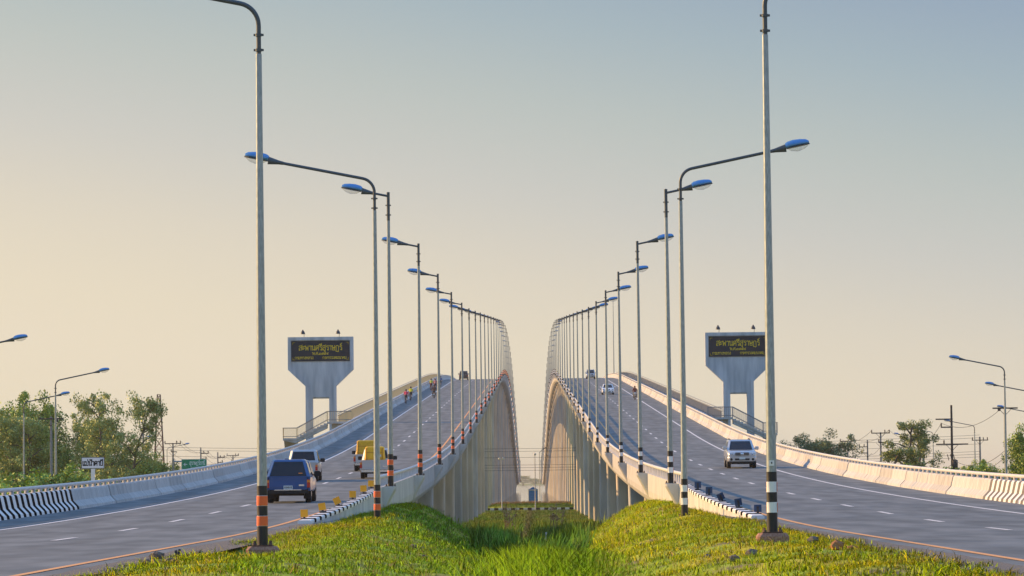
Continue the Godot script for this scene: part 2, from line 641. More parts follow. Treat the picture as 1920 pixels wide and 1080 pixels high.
func make_bridge(s: float) -> void:
	var b := thing("road_bridge", ("left concrete road bridge with a shaded flank and orange banded lamp posts" if s < 0 else "right concrete road bridge with sunlit pier edges and white banded lamp posts"), "bridge")
	# deck slab with its curved underside, from the fascia to the outer edge
	part("deck", swept([Vector2(16.9, -0.012), Vector2(5.40, -0.012), Vector2(5.40, -0.55), Vector2(6.1, -0.95), Vector2(16.2, -0.95), Vector2(16.9, -0.5)], BRIDGE_FROM - 4.0, BRIDGE_TO, s), M.soffit, b)
	# fluted inner parapet
	var st := surf()
	var d := 127.5
	var fine := 0.35
	var ds := PackedFloat32Array()
	var dents := []
	var i := 0
	while d < 1690.0:
		ds.append(d)
		dents.append(0.05 if i % 2 == 1 and d < 420.0 else 0.0)
		d += (0.5 if i % 2 == 0 else 0.22) if d < 420.0 else 8.0
		i += 1
	var last := PackedVector3Array()
	st.set_smooth_group(-1)
	for j in ds.size():
		var e: float = dents[j]
		var y := road(ds[j])
		var ring := PackedVector3Array()
		for p in [Vector2(5.38, 0.72), Vector2(5.02 + e, 0.72), Vector2(5.02 + e, 0.0), Vector2(5.06 + e, -0.28), Vector2(5.2 + e, -0.52), Vector2(5.45 + e, -0.72), Vector2(5.8, -0.86), Vector2(6.1, -0.93), Vector2(6.1, -0.6), Vector2(5.38, -0.2)]:
			ring.append(Vector3(s * p.x, y + p.y, -ds[j]))
		if j:
			for k in ring.size():
				var l := (k + 1) % ring.size()
				if s > 0:
					quad(st, last[k], ring[k], ring[l], last[l])
				else:
					quad(st, last[l], ring[l], ring[k], last[k])
		elif j == 0:
			for k in range(1, ring.size() - 1):
				if s > 0:
					tri(st, ring[0], ring[k], ring[k + 1])
				else:
					tri(st, ring[0], ring[k + 1], ring[k])
		last = ring
	part("inner_parapet", done(st), M.concrete, b)
	rail_on(b, s, 5.2, 0.72, 1.04, 128.5, 1690.0, 2.0, 420.0)
	# abutment wall at the near end
	var ab := surf()
	box(ab, Vector3(s * 10.9, (road(168.0) - 4.2) * 0.5, -168.0), Vector3(9.8, road(168.0) + 2.6, 3.0))
	part("abutment", done(ab), M.concrete, b)
	# piers: wide leaves with rounded noses that flare under the deck
	var k := 0
	d = 211.0
	while d < 1660.0:
		var rings := []
		var top := road(d) - 0.93
		var flare := lerpf(0.06, 0.5, smoothstep(420.0, 600.0, d))
		for q in [[-3.4, 0.0], [top - 4.6, 0.0], [top - 3.2, 0.07 * flare], [top - 2.0, 0.25 * flare], [top - 1.0, 0.6 * flare], [top, flare]]:
			if q[0] > -3.5:
				rings.append(nose(s * 10.28, float(q[0]), -d, 3.95 + q[1], 0.68))
		var ps := surf()
		loft(ps, rings)
		many("pier", done(ps), M.pier[(k * 7 + (k / 3)) % 4], b, k)
		k += 1
		d += 35.0
	# cross beams under the deck, seen on the far half
	k = 0
	d = 930.0
	while d < 1660.0:
		var cs := surf()
		box(cs, Vector3(s * 11.15, road(d) - 1.1, -d), Vector3(10.0, 0.3, 0.6))
		many("cross_beam", done(cs), M.soffit, b, k)
		k += 1
		d += 8.75
	# brackets that carry the lamp posts
	var br := surf()
	var lower := PackedVector3Array()
	var rings2 := []
	for q in [[0.71, 0.06, 0.40], [0.62, 0.06, 0.40], [-0.50, 0.66, 0.36]]:
		lower = PackedVector3Array()
		var near: float = 4.5 + q[1]
		for p in [[near + 0.06, -q[2]], [near, -q[2] + 0.08], [near, q[2] - 0.08], [near + 0.06, q[2]], [5.3, q[2]], [5.3, -q[2]]]:
			lower.append(Vector3(p[0] * s, q[0], p[1] * s))
		rings2.push_front(lower)
	rings2.reverse()
	for r in rings2:
		r.reverse()
	loft(br, rings2, false)
	var bm := done(br)
	for n in 45:
		var dd := 129.4 + 35.0 * n
		var o := many("lamp_bracket", bm, M.concrete, b, n)
		o.position = Vector3(0, road(dd) + 0.012, -dd)
	# walkway with its railing along the outside, from the stairs on
	part("walkway", swept([Vector2(18.3, 0.10), Vector2(16.92, 0.10), Vector2(16.92, -0.12), Vector2(18.3, -0.12)], 362.0, 1500.0, s), M.concrete, b)
	var wr := surf()
	for h in [1.02, 1.22]:
		sweep(wr, PackedVector2Array([Vector2(18.26, h + 0.06), Vector2(18.18, h + 0.06), Vector2(18.18, h), Vector2(18.26, h)]), steps(362.0, 1500.0), s)
	part("walkway_handrail", done(wr), M.rail, b)
	var wb := surf()
	d = 363.0
	while d < 1000.0:
		box(wb, Vector3(s * 18.22, road(d) + 0.56, -d), Vector3(0.05, 0.92, 0.11))
		d += 0.42 if d < 700.0 else 0.8
	part("walkway_balusters", done(wb), M.rail_sunlit if s < 0 else M.rail, b).set_meta("kind", "stuff")

func nose(x: float, y: float, z: float, half: float, r: float) -> PackedVector3Array:
	# a leaf pier's outline: long across the road, with small rounded corners
	var out := PackedVector3Array()
	var c := 0.22
	for q in [[1.0, 1.0, 0.0], [-1.0, 1.0, 90.0], [-1.0, -1.0, 180.0], [1.0, -1.0, 270.0]]:
		for k in 4:
			var t := deg_to_rad(q[2] + 30.0 * k)
			out.append(Vector3(x + q[0] * (half - c) + cos(t) * c, y, z + q[1] * (r - c) + sin(t) * c))
	return out

func rail_on(b: Node3D, s: float, u: float, y0: float, y1: float, from: float, to: float, gap: float, near_to: float) -> void:
	var pts := PackedVector3Array()
	for d in steps(from, to, 4.0):
		pts.append(Vector3(s * u, road(d) + y1, -d))
	var st := surf()
	tube(st, pts, PackedFloat32Array([0.065]), 8)
	part("pipe_rail", done(st), M.pipe, b)
	if not cache.has("rail_post"):
		var ps := surf()
		lathe(ps, [Vector2(0.12, 0.0), Vector2(0.12, 0.02), Vector2(0.075, 0.07), Vector2(0.06, 1.0)], 8)
		cache.rail_post = done(ps)
	var k := 0
	var d := from + 0.4
	while d < near_to and k < 290:
		var o := many("rail_post", cache.rail_post, M.barrier_concrete, b, k)
		o.position = Vector3(s * u, road(d) + y0, -d)
		o.scale = Vector3(1, y1 - y0, 1)
		k += 1
		d += gap
	var far := surf()
	while d < minf(to, 1000.0):
		box(far, Vector3(s * u, road(d) + (y0 + y1) * 0.5, -d), Vector3(0.13, y1 - y0, 0.13))
		d += gap
	part("far_rail_posts", done(far), M.barrier_concrete, b).set_meta("kind", "stuff")

func barrier_profile() -> Array:
	return [Vector2(16.5, 0.71), Vector2(16.24, 0.71), Vector2(16.2, 0.66), Vector2(16.12, 0.30), Vector2(15.93, 0.10), Vector2(15.9, -0.03), Vector2(16.55, -0.03)]

func make_outer_barrier(s: float) -> void:
	var b := thing("concrete_barrier", ("left roadside concrete barrier in shade, pipe rail on top, striped near end" if s < 0 else "right roadside concrete barrier in warm sunlight, pipe rail on top, striped near end"), "barrier")
	var prof := barrier_profile()
	# painted stripes up to 134 m, then plain cast segments
	var d := 96.0
	var k := 0
	var kb := 0
	while d < 133.5:
		many("white_stripe", swept(prof, d, d + 0.64, s), M.white, b, k)
		var inset := []
		for p in prof:
			inset.append(Vector2(p.x + (0.006 if p.x < 16.3 else 0.0), p.y - (0.006 if p.y > 0.7 else 0.0)))
		many("black_stripe", swept(inset, d + 0.64, d + 1.28, s), M.black_paint if s < 0 else M.sunlit_black, b, kb)
		k += 1
		kb += 1
		d += 1.28
	k = 0
	while d < 700.0:
		var off := 0.012 * sin(k * 2.3)
		var moved := []
		for p in prof:
			moved.append(Vector2(p.x + off, p.y + 0.006 * sin(k * 4.1)))
		many("barrier_segment", swept(moved, d, d + 5.96, s, 3.0), M.barrier_tones[(k * 5 + k / 4) % 3], b, k)
		k += 1
		d += 6.0
	part("far_barrier", swept(prof, d, 1720.0, s), M.barrier_concrete, b).set_meta("kind", "stuff")
	rail_on(b, s, 16.36, 0.70, 0.86, 97.0, 1715.0, 1.75, 560.0)

func make_end_kerb(s: float) -> void:
	# low end wall of the parapet that rises and bends in from the roadside, striped on top
	var b := thing("parapet_end_wall", "sloping %s end wall of the median parapet with black and white striped top" % ("left" if s < 0 else "right"), "end wall")
	var n := 34
	var cuts := PackedFloat32Array([0.0])
	for k in 21:
		cuts.append((k + 0.64) / 21.0)
		cuts.append((k + 1.0) / 21.0)
	var at := func(t: float) -> Array:
		var d := lerpf(103.5, 127.6, t)
		return [d, lerpf(6.15, 5.2, 1.0 - pow(1.0 - t, 2.0)), road(d) + lerpf(0.10, 0.74, pow(t, 0.9)), lerpf(0.36, 0.26, t)]
	for k in 42:
		var a: Array = at.call(cuts[k])
		var c: Array = at.call(cuts[k + 1])
		var st := surf()
		st.set_smooth_group(-1)
		var rings := []
		for q in [a, c]:
			var w: float = q[3] * 0.5
			var y: float = q[2] + (0.006 if k % 2 else 0.0)
			var ring := PackedVector3Array()
			for p in [Vector2(q[1] + w, y - 0.03), Vector2(q[1] + w - 0.03, y), Vector2(q[1] - w + 0.03, y), Vector2(q[1] - w, y - 0.03), Vector2(q[1] - w, y - 0.11), Vector2(q[1] + w, y - 0.11)]:
				ring.append(Vector3(s * p.x, p.y, -float(q[0])))
			if s < 0:
				ring.reverse()
			rings.append(ring)
		loft(st, rings, false)
		many("cap_block", done(st), M.white if k % 2 == 0 else M.black_paint, b, k)
	var st2 := surf()
	var rings2 := []
	for k in n + 1:
		var q: Array = at.call(float(k) / n)
		var w: float = q[3] * 0.5 - 0.02
		var ring := PackedVector3Array()
		for p in [Vector2(q[1] + w, q[2] - 0.112), Vector2(q[1] - w, q[2] - 0.112), Vector2(q[1] - w - 0.03, q[2] - 1.3), Vector2(q[1] + w + 0.03, q[2] - 1.3)]:
			ring.append(Vector3(s * p.x, p.y, -float(q[0])))
		if s < 0:
			ring.reverse()
		rings2.append(ring)
	loft(st2, rings2, false)
	part("wall_body", done(st2), M.concrete, b)
	# square reflector panels standing along it
	var words := ["lowest and nearest", "second lowest", "third up, most tilted", "fourth up, above the tilted", "fifth up the slope", "uppermost, beside the lamp post"]
	var count := 6 if s < 0 else 5
	for k in count:
		var t := [0.03, 0.20, 0.38, 0.57, 0.77, 0.96][k] as float
		var q: Array = at.call(t)
		var y: float = q[2]
		var o: Node3D
		var lean: float = [0.02, 0.16, 0.42, 0.0, 0.03, -0.02][k]
		var lab := ("%s square orange reflector panel on the left end wall" if s < 0 else "%s dark reflector panel back on the right end wall") % words[k]
		if s > 0:
			lab = lab.replace("third up, most tilted", "third up, leaning").replace("fourth up, above the tilted", "fourth up").replace("fifth up the slope", "uppermost")
		o = thing("reflector_panel", lab, "reflector", Vector3(s * (float(q[1]) + 0.10), y, -float(q[0])), 0.0, "square reflector panels on the parapet ends")
		var bs := Basis(Vector3(0, 0, 1), lean) * Basis(Vector3(1, 0, 0), -0.12 if s < 0 else (0.2 if k < 3 else 0.0))
		var ps := surf()
		box(ps, bs * Vector3(0, 0.155, 0.012 if s < 0 else -0.012), Vector3(0.205, 0.205, 0.012), bs)
		part("panel", done(ps), M.delineator if s < 0 else M.delineator_back, o)
		var pb := surf()
		box(pb, bs * Vector3(0, 0.1, 0), Vector3(0.06, 0.22, 0.02), bs)
		box(pb, Vector3(0, 0.012, 0), Vector3(0.2, 0.025, 0.1))
		part("bracket", done(pb), M.trim, o)

# ------------------------------------------------------------------ lettering: strokes on a unit line height
# Each glyph: width | strokes separated by ; points as x,y | @x,y,r is a ring
const GLYPHS := {
	"ก": "0.66|.1,0 .1,.6 0,.68 .12,.9 .3,1 .48,.92 .55,.72 .55,0",
	"ค": "0.68|.1,0 .04,.55 .12,.88 .32,1 .5,.9 .57,.7 .57,0;.1,.05 .2,.3 .27,.45;@.33,.5,.09",
	"ต": "0.68|.1,0 .04,.55 .1,.9 .22,1 .32,.86 .42,1 .55,.88 .57,.65 .57,0;.1,.05 .2,.3 .27,.45;@.33,.5,.09",
	"ศ": "0.70|.1,0 .04,.55 .12,.88 .32,1 .5,.9 .57,.7 .57,0;.1,.05 .2,.3 .27,.45;@.33,.5,.09;.46,.94 .68,1.12",
	"ง": "0.56|@.34,.9,.09;.43,.88 .43,.02 .25,.02 .04,.42",
	"ท": "0.72|@.09,.89,.09;.18,.9 .18,0;.18,.55 .38,.95 .52,1 .6,.88 .6,0",
	"ธ": "0.66|.54,1 .2,1 .08,.85 .14,.72 .5,.66 .54,.5 .54,0 .08,0 .08,.4",
	"น": "0.72|@.09,.89,.09;.18,.9 .18,0 .52,.2;.56,1 .56,.15;@.57,.1,.09",
	"ป": "0.70|@.09,.89,.09;.18,.9 .18,0 .58,0 .58,1.35",
	"พ": "0.78|@.09,.89,.09;.18,.9 .2,0 .4,.7 .6,0 .62,1",
	"ม": "0.72|@.09,.89,.09;.18,.9 .18,.15;@.1,.09,.09;.18,.05 .58,0 .58,1",
	"ร": "0.56|.48,.96 .3,1 .1,.86 .14,.72 .42,.66 .46,.5 .46,.12;@.38,.09,.09",
	"ล": "0.68|.06,.8 .2,1 .42,.98 .56,.8 .56,0;.56,.56 .3,.62 .08,.4 .08,.12;@.16,.09,.09",
	"ว": "0.56|.06,.84 .22,1 .4,.94 .46,.75 .46,.12;@.38,.09,.09",
	"ษ": "0.74|@.09,.89,.09;.18,.9 .18,0 .58,0 .58,1;.42,.5 .74,.68;@.35,.46,.08",
	"ส": "0.68|.06,.8 .2,1 .42,.98 .56,.8 .56,0;.56,.56 .3,.62 .08,.4 .08,.12;@.16,.09,.09;.46,.96 .68,1.16",
	"ห": "0.74|@.09,.89,.09;.18,.9 .18,0;.18,.4 .46,.72;@.52,.82,.09;.44,.74 .58,.5 .58,0",
	"ฎ": "0.70|.12,0 .12,.6 .02,.68 .14,.9 .32,1 .5,.92 .57,.72 .57,-.3 .4,-.38 .3,-.26;.12,0 .04,-.12 .1,-.3 .3,-.26",
	"ะ": "0.46|@.1,.76,.08;.12,.66 .38,.86;@.1,.3,.08;.12,.2 .38,.4",
	"า": "0.50|.02,.84 .18,1 .34,.94 .38,.75 .38,0",
	"ำ": "0.50|@-.12,1.22,.09;.02,.84 .18,1 .34,.94 .38,.75 .38,0",
	"แ": "0.60|@.15,.09,.09;.06,.12 .06,1;@.45,.09,.09;.36,.12 .36,1",
	"่": "0|-.2,1.12 -.2,1.4",
	"้": "0|@-.42,1.34,.07;-.38,1.2 -.2,1.2 -.06,1.44",
	"ี": "0|-.6,1.14 -.5,1.32 -.24,1.34 -.12,1.14 -.6,1.14;-.12,1.14 -.12,1.5",
	"ุ": "0|@-.24,-.16,.07;-.16,-.14 -.16,-.5",
	"์": "0|@-.3,1.24,.08;-.24,1.32 -.06,1.54",
	".": "0.26|@.1,.06,.05",
	"๒": "0.76|@.16,.14,.1;.06,.16 .06,.5 .18,.66 .3,.5 .4,.66 .56,.62 .6,.4 .56,0 .3,.04",
	"๕": "0.76|@.34,.28,.1;.24,.28 .3,.02 .1,.06 .04,.4 .2,.66 .6,.66 .6,.4 .56,0;.2,.66 .5,.7 .66,.9",
	"๖": "0.70|@.34,.24,.2;.14,.3 .2,.56 .4,.62 .6,.9",
	" ": "0.5|",
}

func text_width(t: String) -> float:
	var w := 0.0
	for ch in t:
		w += float(String(GLYPHS[ch]).get_slice("|", 0))
	return w

func stamp(im: Image, p: Vector2, r: float, c: Color) -> void:
	for y in range(int(p.y - r - 1), int(p.y + r + 2)):
		for x in range(int(p.x - r - 1), int(p.x + r + 2)):
			if x < 0 or y < 0 or x >= im.get_width() or y >= im.get_height():
				continue
			var a := clampf(r + 0.5 - Vector2(x, y).distance_to(p), 0, 1)
			if a > 0:
				im.set_pixel(x, y, im.get_pixel(x, y).lerp(c, a))

func write(im: Image, t: String, at: Vector2, height: float, thick: float, c: Color, stretch := 1.0) -> void:
	# at: left end of the base line, in pixels; height: of a plain letter
	var x := at.x
	for ch in t:
		var g := String(GLYPHS[ch])
		for s in g.get_slice("|", 1).split(";", false):
			var pts := PackedVector2Array()
			if s.begins_with("@"):
				var q := s.substr(1).split(",")
				for k in 13:
					pts.append(Vector2(float(q[0]) + cos(TAU * k / 12) * float(q[2]), float(q[1]) + sin(TAU * k / 12) * float(q[2])))
			else:
				for w in s.split(" ", false):
					pts.append(Vector2(float(w.get_slice(",", 0)), float(w.get_slice(",", 1))))
			for k in pts.size() - 1:
				var a := Vector2(x + pts[k].x * height * stretch, at.y - pts[k].y * height)
				var b := Vector2(x + pts[k + 1].x * height * stretch, at.y - pts[k + 1].y * height)
				var n := int(ceil(a.distance_to(b) / maxf(thick * 0.5, 0.7)))
				for i in n + 1:
					stamp(im, a.lerp(b, float(i) / maxi(n, 1)), thick * 0.5, c)
		x += float(g.get_slice("|", 0)) * height * stretch

func centred(im: Image, t: String, mid: float, base: float, height: float, width: float, thick: float, c: Color) -> void:
	var stretch := width / (text_width(t) * height)
	write(im, t, Vector2(mid - width * 0.5, base), height, thick, c, stretch)

func printed(im: Image, rough := 0.5) -> StandardMaterial3D:
	im.generate_mipmaps()
	var m := StandardMaterial3D.new()
	m.albedo_texture = ImageTexture.create_from_image(im)
	m.roughness = rough
	return m

func panel_mesh(w: float, h: float) -> ArrayMesh:
	# an upright printed face towards +z, its lower edge at y = 0
	var st := surf()
	st.set_smooth_group(-1)
	var p := [Vector3(-w / 2, 0, 0), Vector3(w / 2, 0, 0), Vector3(w / 2, h, 0), Vector3(-w / 2, h, 0)]
	var t := [Vector2(0, 1), Vector2(1, 1), Vector2(1, 0), Vector2(0, 0)]
	for k in [0, 2, 1, 0, 3, 2]:
		st.set_uv(t[k])
		st.add_vertex(p[k])
	return done(st)

# ------------------------------------------------------------------ the bridge's name boards

func make_bridge_sign(s: float) -> void:
	if not cache.has("plaque"):
		var im := Image.create_empty(640, 220, false, Image.FORMAT_RGB8)
		im.fill(Color(0.115, 0.155, 0.20))
		var gold := Color(0.90, 0.77, 0.16)
		centred(im, "สะพานศรีสุราษฎร์", 320, 100, 50, 480, 7.0, gold)
		centred(im, "พ.ศ.๒๕๕๖", 320, 150, 27, 180, 4.5, gold)
		centred(im, "กรมทางหลวง", 140, 197, 25, 205, 4.2, gold)
		centred(im, "กระทรวงคมนาคม", 475, 197, 25, 265, 4.2, gold)
		for q in [[14, 14, 1, 1], [626, 14, -1, 1], [14, 206, 1, -1], [626, 206, -1, -1]]:
			for k in 26:
				stamp(im, Vector2(q[0] + q[2] * k, q[1]), 2.2, gold * 0.7)
				stamp(im, Vector2(q[0], q[1] + q[3] * k), 2.2, gold * 0.7)
				stamp(im, Vector2(q[0] + q[2] * k * 0.5, q[1] + q[3] * (13 - k * 0.5)), 1.8, gold * 0.7)
		cache.plaque = printed(im, 0.75)
	var d := 379.0
	var y0 := -3.4
	var o := thing("bridge_name_board", ("two legged concrete name board with gold letters beside the left bridge, wholly in view" if s < 0 else "two legged concrete name board with gold letters beside the right bridge, behind a lamp post"), "sign", Vector3(s * 20.75, 0, -d), 0.0, "concrete bridge name boards")
	var leg_out := 1.52
	var st := surf()
	# heights over the world's zero
	var top := 15.75
	var shoulder := 12.5
	var neck := 10.85
	var beam := 9.75
	# head with its raised border, recessed face behind the plaque
	var outline := PackedVector2Array([Vector2(-leg_out, beam), Vector2(leg_out, beam), Vector2(leg_out, neck), Vector2(3.25, shoulder), Vector2(3.25, top), Vector2(-3.25, top), Vector2(-3.25, shoulder), Vector2(-leg_out, neck)])
	prism(st, outline, -0.5, 0.42)
	part("head", done(st), M.sign_concrete, o)
	var bd := surf()
	var strip := func(a: Vector2, b: Vector2, c: Vector2, e: Vector2) -> void:
		prism(bd, PackedVector2Array([a, b, c, e]), 0.42, 0.56)
	strip.call(Vector2(-3.25, top - 0.32), Vector2(3.25, top - 0.32), Vector2(3.25, top), Vector2(-3.25, top))
	strip.call(Vector2(2.93, shoulder + 0.12), Vector2(3.25, shoulder), Vector2(3.25, top - 0.32), Vector2(2.93, top - 0.32))
	strip.call(Vector2(-3.25, shoulder), Vector2(-2.93, shoulder + 0.12), Vector2(-2.93, top - 0.32), Vector2(-3.25, top - 0.32))
	strip.call(Vector2(1.22, neck + 0.14), Vector2(leg_out, neck), Vector2(3.25, shoulder), Vector2(2.93, shoulder + 0.12))
	strip.call(Vector2(-leg_out, neck), Vector2(-1.22, neck + 0.14), Vector2(-2.93, shoulder + 0.12), Vector2(-3.25, shoulder))
	strip.call(Vector2(1.22, beam), Vector2(leg_out, beam), Vector2(leg_out, neck), Vector2(1.22, neck + 0.14))
	strip.call(Vector2(-leg_out, beam), Vector2(-1.22, beam), Vector2(-1.22, neck + 0.14), Vector2(-leg_out, neck))
	part("border", done(bd), M.sign_concrete, o)
	for e in [-1.0, 1.0]:
		var ls := surf()
		box(ls, Vector3(e * 1.17, (beam + y0) / 2, -0.04), Vector3(0.7, beam - y0, 0.94))
		box(ls, Vector3(e * 1.37, (beam + y0) / 2, 0.49), Vector3(0.3, beam - y0, 0.12))
		part("leg", done(ls), M.sign_concrete, o)
	var cs := surf()
	box(cs, Vector3(0, beam - 0.06, -0.05), Vector3(1.64, 0.12, 0.7))
	part("cross_beam", done(cs), M.sign_concrete, o)
	var pl := surf()
	box(pl, Vector3(0, 14.35, 0.455), Vector3(5.84, 2.02, 0.07))
	var plate := part("plaque", done(pl), M.trim, o)
	part("lettering", panel_mesh(5.78, 1.98), cache.plaque, plate, Vector3(0, 13.36, 0.494))
	# the floodlights on its top edge
	for e in [-1.0, 1.0]:
		var f := thing("floodlight", "small dark bell shaped floodlight on a bent stalk, %s on the %s name board" % ["left one" if e < 0 else "right one", "left" if s < 0 else "right"], "floodlight", Vector3(s * 20.75 + e * 1.75 - 0.1 * s, top, -d + 0.1), 0.0, "floodlights on the name boards")
		var sk := surf()
		tube(sk, PackedVector3Array([Vector3(0, 0, 0), Vector3(0.02, 0.25, 0.02), Vector3(-0.1, 0.42, 0.12)]), PackedFloat32Array([0.025]), 6)
		part("stalk", done(sk), M.trim, f)
		var bl := surf()
		lathe(bl, [Vector2(0.24, 0.3), Vector2(0.23, 0.34), Vector2(0.16, 0.56), Vector2(0.08, 0.62), Vector2(0.07, 0.72), Vector2(0.0, 0.74)], 12, Vector3(-0.1, 0.0, 0.2))
		part("hood", done(bl), M.trim, f)

func make_stairs(s: float) -> void:
	var d := 363.0
	var o := thing("stairway", "concrete stair with thin baluster railings hung beside the %s" % ("left bridge, railings lit cream" if s < 0 else "right bridge, railings in grey shade"), "stairs", Vector3(0, 0, -d))
	var y1 := 7.06
	var y2 := 5.52
	var xa := 16.95
	var xb := 19.3
	var xc := 22.2
	var xd := 23.5
	var w := 1.5
	var slab := surf()
	box(slab, Vector3(s * (xa + xb) / 2, y1 - 0.1, 0), Vector3(xb - xa, 0.2, w))
	part("upper_landing", done(slab), M.concrete, o)
	slab = surf()
	box(slab, Vector3(s * (xa + xb) / 2 - s * 0.2, y1 - 0.5, -0.1), Vector3(xb - xa - 0.5, 0.6, w - 0.4))
	part("landing_beam", done(slab), M.soffit, o)
	slab = surf()
	box(slab, Vector3(s * (xc + xd) / 2, y2 - 0.1, 0), Vector3(xd - xc, 0.2, w))
	prism(slab, PackedVector2Array([Vector2(s * xc, y2 - 0.5), Vector2(s * xd, y2 - 0.22), Vector2(s * xd, y2 - 0.2), Vector2(s * xc, y2 - 0.2)]) if s > 0 else PackedVector2Array([Vector2(s * xd, y2 - 0.22), Vector2(s * xc, y2 - 0.5), Vector2(s * xc, y2 - 0.2), Vector2(s * xd, y2 - 0.2)]), -w / 2 + 0.05, w / 2 - 0.05)
	part("lower_landing", done(slab), M.concrete, o)
	var n := 9
	for k in n:
		var x := lerpf(xb, xc, (k + 0.5) / n)
		var y := lerpf(y1, y2, (k + 1.0) / (n + 1.0))
		part("step", box_mesh(Vector3(s * x, y - 0.12, 0), Vector3((xc - xb) / n, 0.24, w - 0.02)), M.concrete, o)
	var sl := surf()
	var under := PackedVector2Array([Vector2(s * xb, y1 - 0.62), Vector2(s * xc, y2 - 0.42), Vector2(s * xc, y2 - 0.05), Vector2(s * xb, y1 - 0.24)])
	if s < 0:
		under.reverse()
	prism(sl, under, -w / 2 + 0.1, w / 2 - 0.1)
	part("stringer", done(sl), M.sign_concrete, o)
	# lower flight, going on away from the viewer, and the columns that carry the landings
	for k in 12:
		part("step", box_mesh(Vector3(s * (xc + xd) / 2, y2 - 0.17 * (k + 1) - 0.1, -w / 2 - 0.14 - 0.28 * k), Vector3(xd - xc, 0.2, 0.28)), M.concrete, o)
	for x in [17.6, 22.85]:
		part("column", box_mesh(Vector3(s * x, (y2 - 3.9) / 2 - 0.3 if x > 20 else (y1 - 4.2) / 2 - 0.2, -0.1), Vector3(0.4, (y2 + 3.9 - 0.9) if x > 20 else (y1 + 4.2 - 1.6), 0.4)), M.soffit, o)
	# railings on both edges
	for z in [w / 2 - 0.05, -w / 2 + 0.05]:
		var line := [Vector3(s * xa, y1, z), Vector3(s * xb, y1, z), Vector3(s * xc, y2, z), Vector3(s * xd, y2, z)]
		var rs := surf()
		for h in [0.18, 0.98]:
			for k in 3:
				rod(rs, line[k] + Vector3(0, h, 0), line[k + 1] + Vector3(0, h, 0), 0.032 if h > 0.5 else 0.024)
		part("handrail", done(rs), M.rail, o)
		var k2 := 0
		for q in [[0, 12], [1, 17], [2, 7]]:
			for i in q[1]:
				var p: Vector3 = line[q[0]].lerp(line[q[0] + 1], (i + 0.0) / q[1])
				var fat: bool = int(i) == 0
				part("baluster", box_mesh(p + Vector3(0, 0.5, 0), Vector3(0.06 if fat else 0.028, 1.0, 0.06 if fat else 0.028)), M.rail_sunlit if s < 0 else M.rail, o)
				k2 += 1
	var es := surf()
	for k in 7:
		box(es, Vector3(s * xd, y2 + 0.5, -w / 2 + 0.05 + (w - 0.1) * k / 6.0), Vector3(0.028, 1.0, 0.03))
	rod(es, Vector3(s * xd, y2 + 0.98, -w / 2), Vector3(s * xd, y2 + 0.98, w / 2), 0.032)
	part("end_railing", done(es), M.rail_sunlit if s < 0 else M.rail, o)

# ------------------------------------------------------------------ street lamps

func luminaire(o: Node3D, at: Vector3, tilt: float, size := 1.0) -> void:
	# a cobra head that points along +x
	var bs := Basis(Vector3(0, 0, 1), tilt).scaled(Vector3.ONE * size)
	var head := Node3D.new()
	head.name = "lamp_head"
	head.position = at
	head.basis = bs
	o.add_child(head)
	var cone := surf()
	var rings := []
	for q in [[0.0, 0.045, 0.045], [0.12, 0.055, 0.05], [0.40, 0.105, 0.085]]:
		rings.append(oval(q[0], q[1], q[2], 0.0))
	loft(cone, rings)
	part("gear_cone", done(cone), M.arm, head)
	var top := surf()
	rings = []
	for q in [[0.40, 0.12, 0.09, 0.02], [0.47, 0.15, 0.12, 0.035], [0.62, 0.17, 0.135, 0.045], [0.80, 0.165, 0.12, 0.035], [0.95, 0.13, 0.09, 0.02], [1.02, 0.06, 0.045, 0.0]]:
		var r := PackedVector3Array()
		for k in 10:
			var a := TAU * k / 10
			var yy: float = sin(a) * q[2] * 1.15
			r.append(Vector3(q[0], maxf(yy, -0.035) + 0.02, cos(a) * q[1]))
		rings.append(r)
	loft(top, rings)
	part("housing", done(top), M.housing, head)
	var rim := surf()
	rings = []
	for q in [[0.42, 0.10], [0.5, 0.15], [0.7, 0.178], [0.9, 0.145], [1.03, 0.05]]:
		var r := PackedVector3Array()
		for p in [[-0.028, 1.0], [-0.028, -1.0], [-0.006, -1.0], [-0.006, 1.0]]:
			r.append(Vector3(q[0], p[0], p[1] * q[1]))
		r.reverse()
		rings.append(r)
	loft(rim, rings, false)
	part("rim", done(rim), M.trim, head)
	var bowl := surf()
	rings = []
	for q in [[0.46, 0.08, 0.02], [0.54, 0.13, 0.08], [0.72, 0.155, 0.125], [0.88, 0.13, 0.09], [0.99, 0.05, 0.02]]:
		var r := PackedVector3Array()
		for k in 10:
			var a := TAU * k / 10
			r.append(Vector3(q[0], minf(sin(a), 0.0) * q[2] - 0.03, cos(a) * q[1]))
		rings.append(r)
	loft(bowl, rings)
	part("lens", done(bowl), M.lens, head)

func oval(x: float, ry: float, rz: float, dy: float) -> PackedVector3Array:
	var r := PackedVector3Array()
	for k in 10:
		var a := TAU * k / 10
		r.append(Vector3(x, sin(a) * ry + dy, cos(a) * rz))
	return r

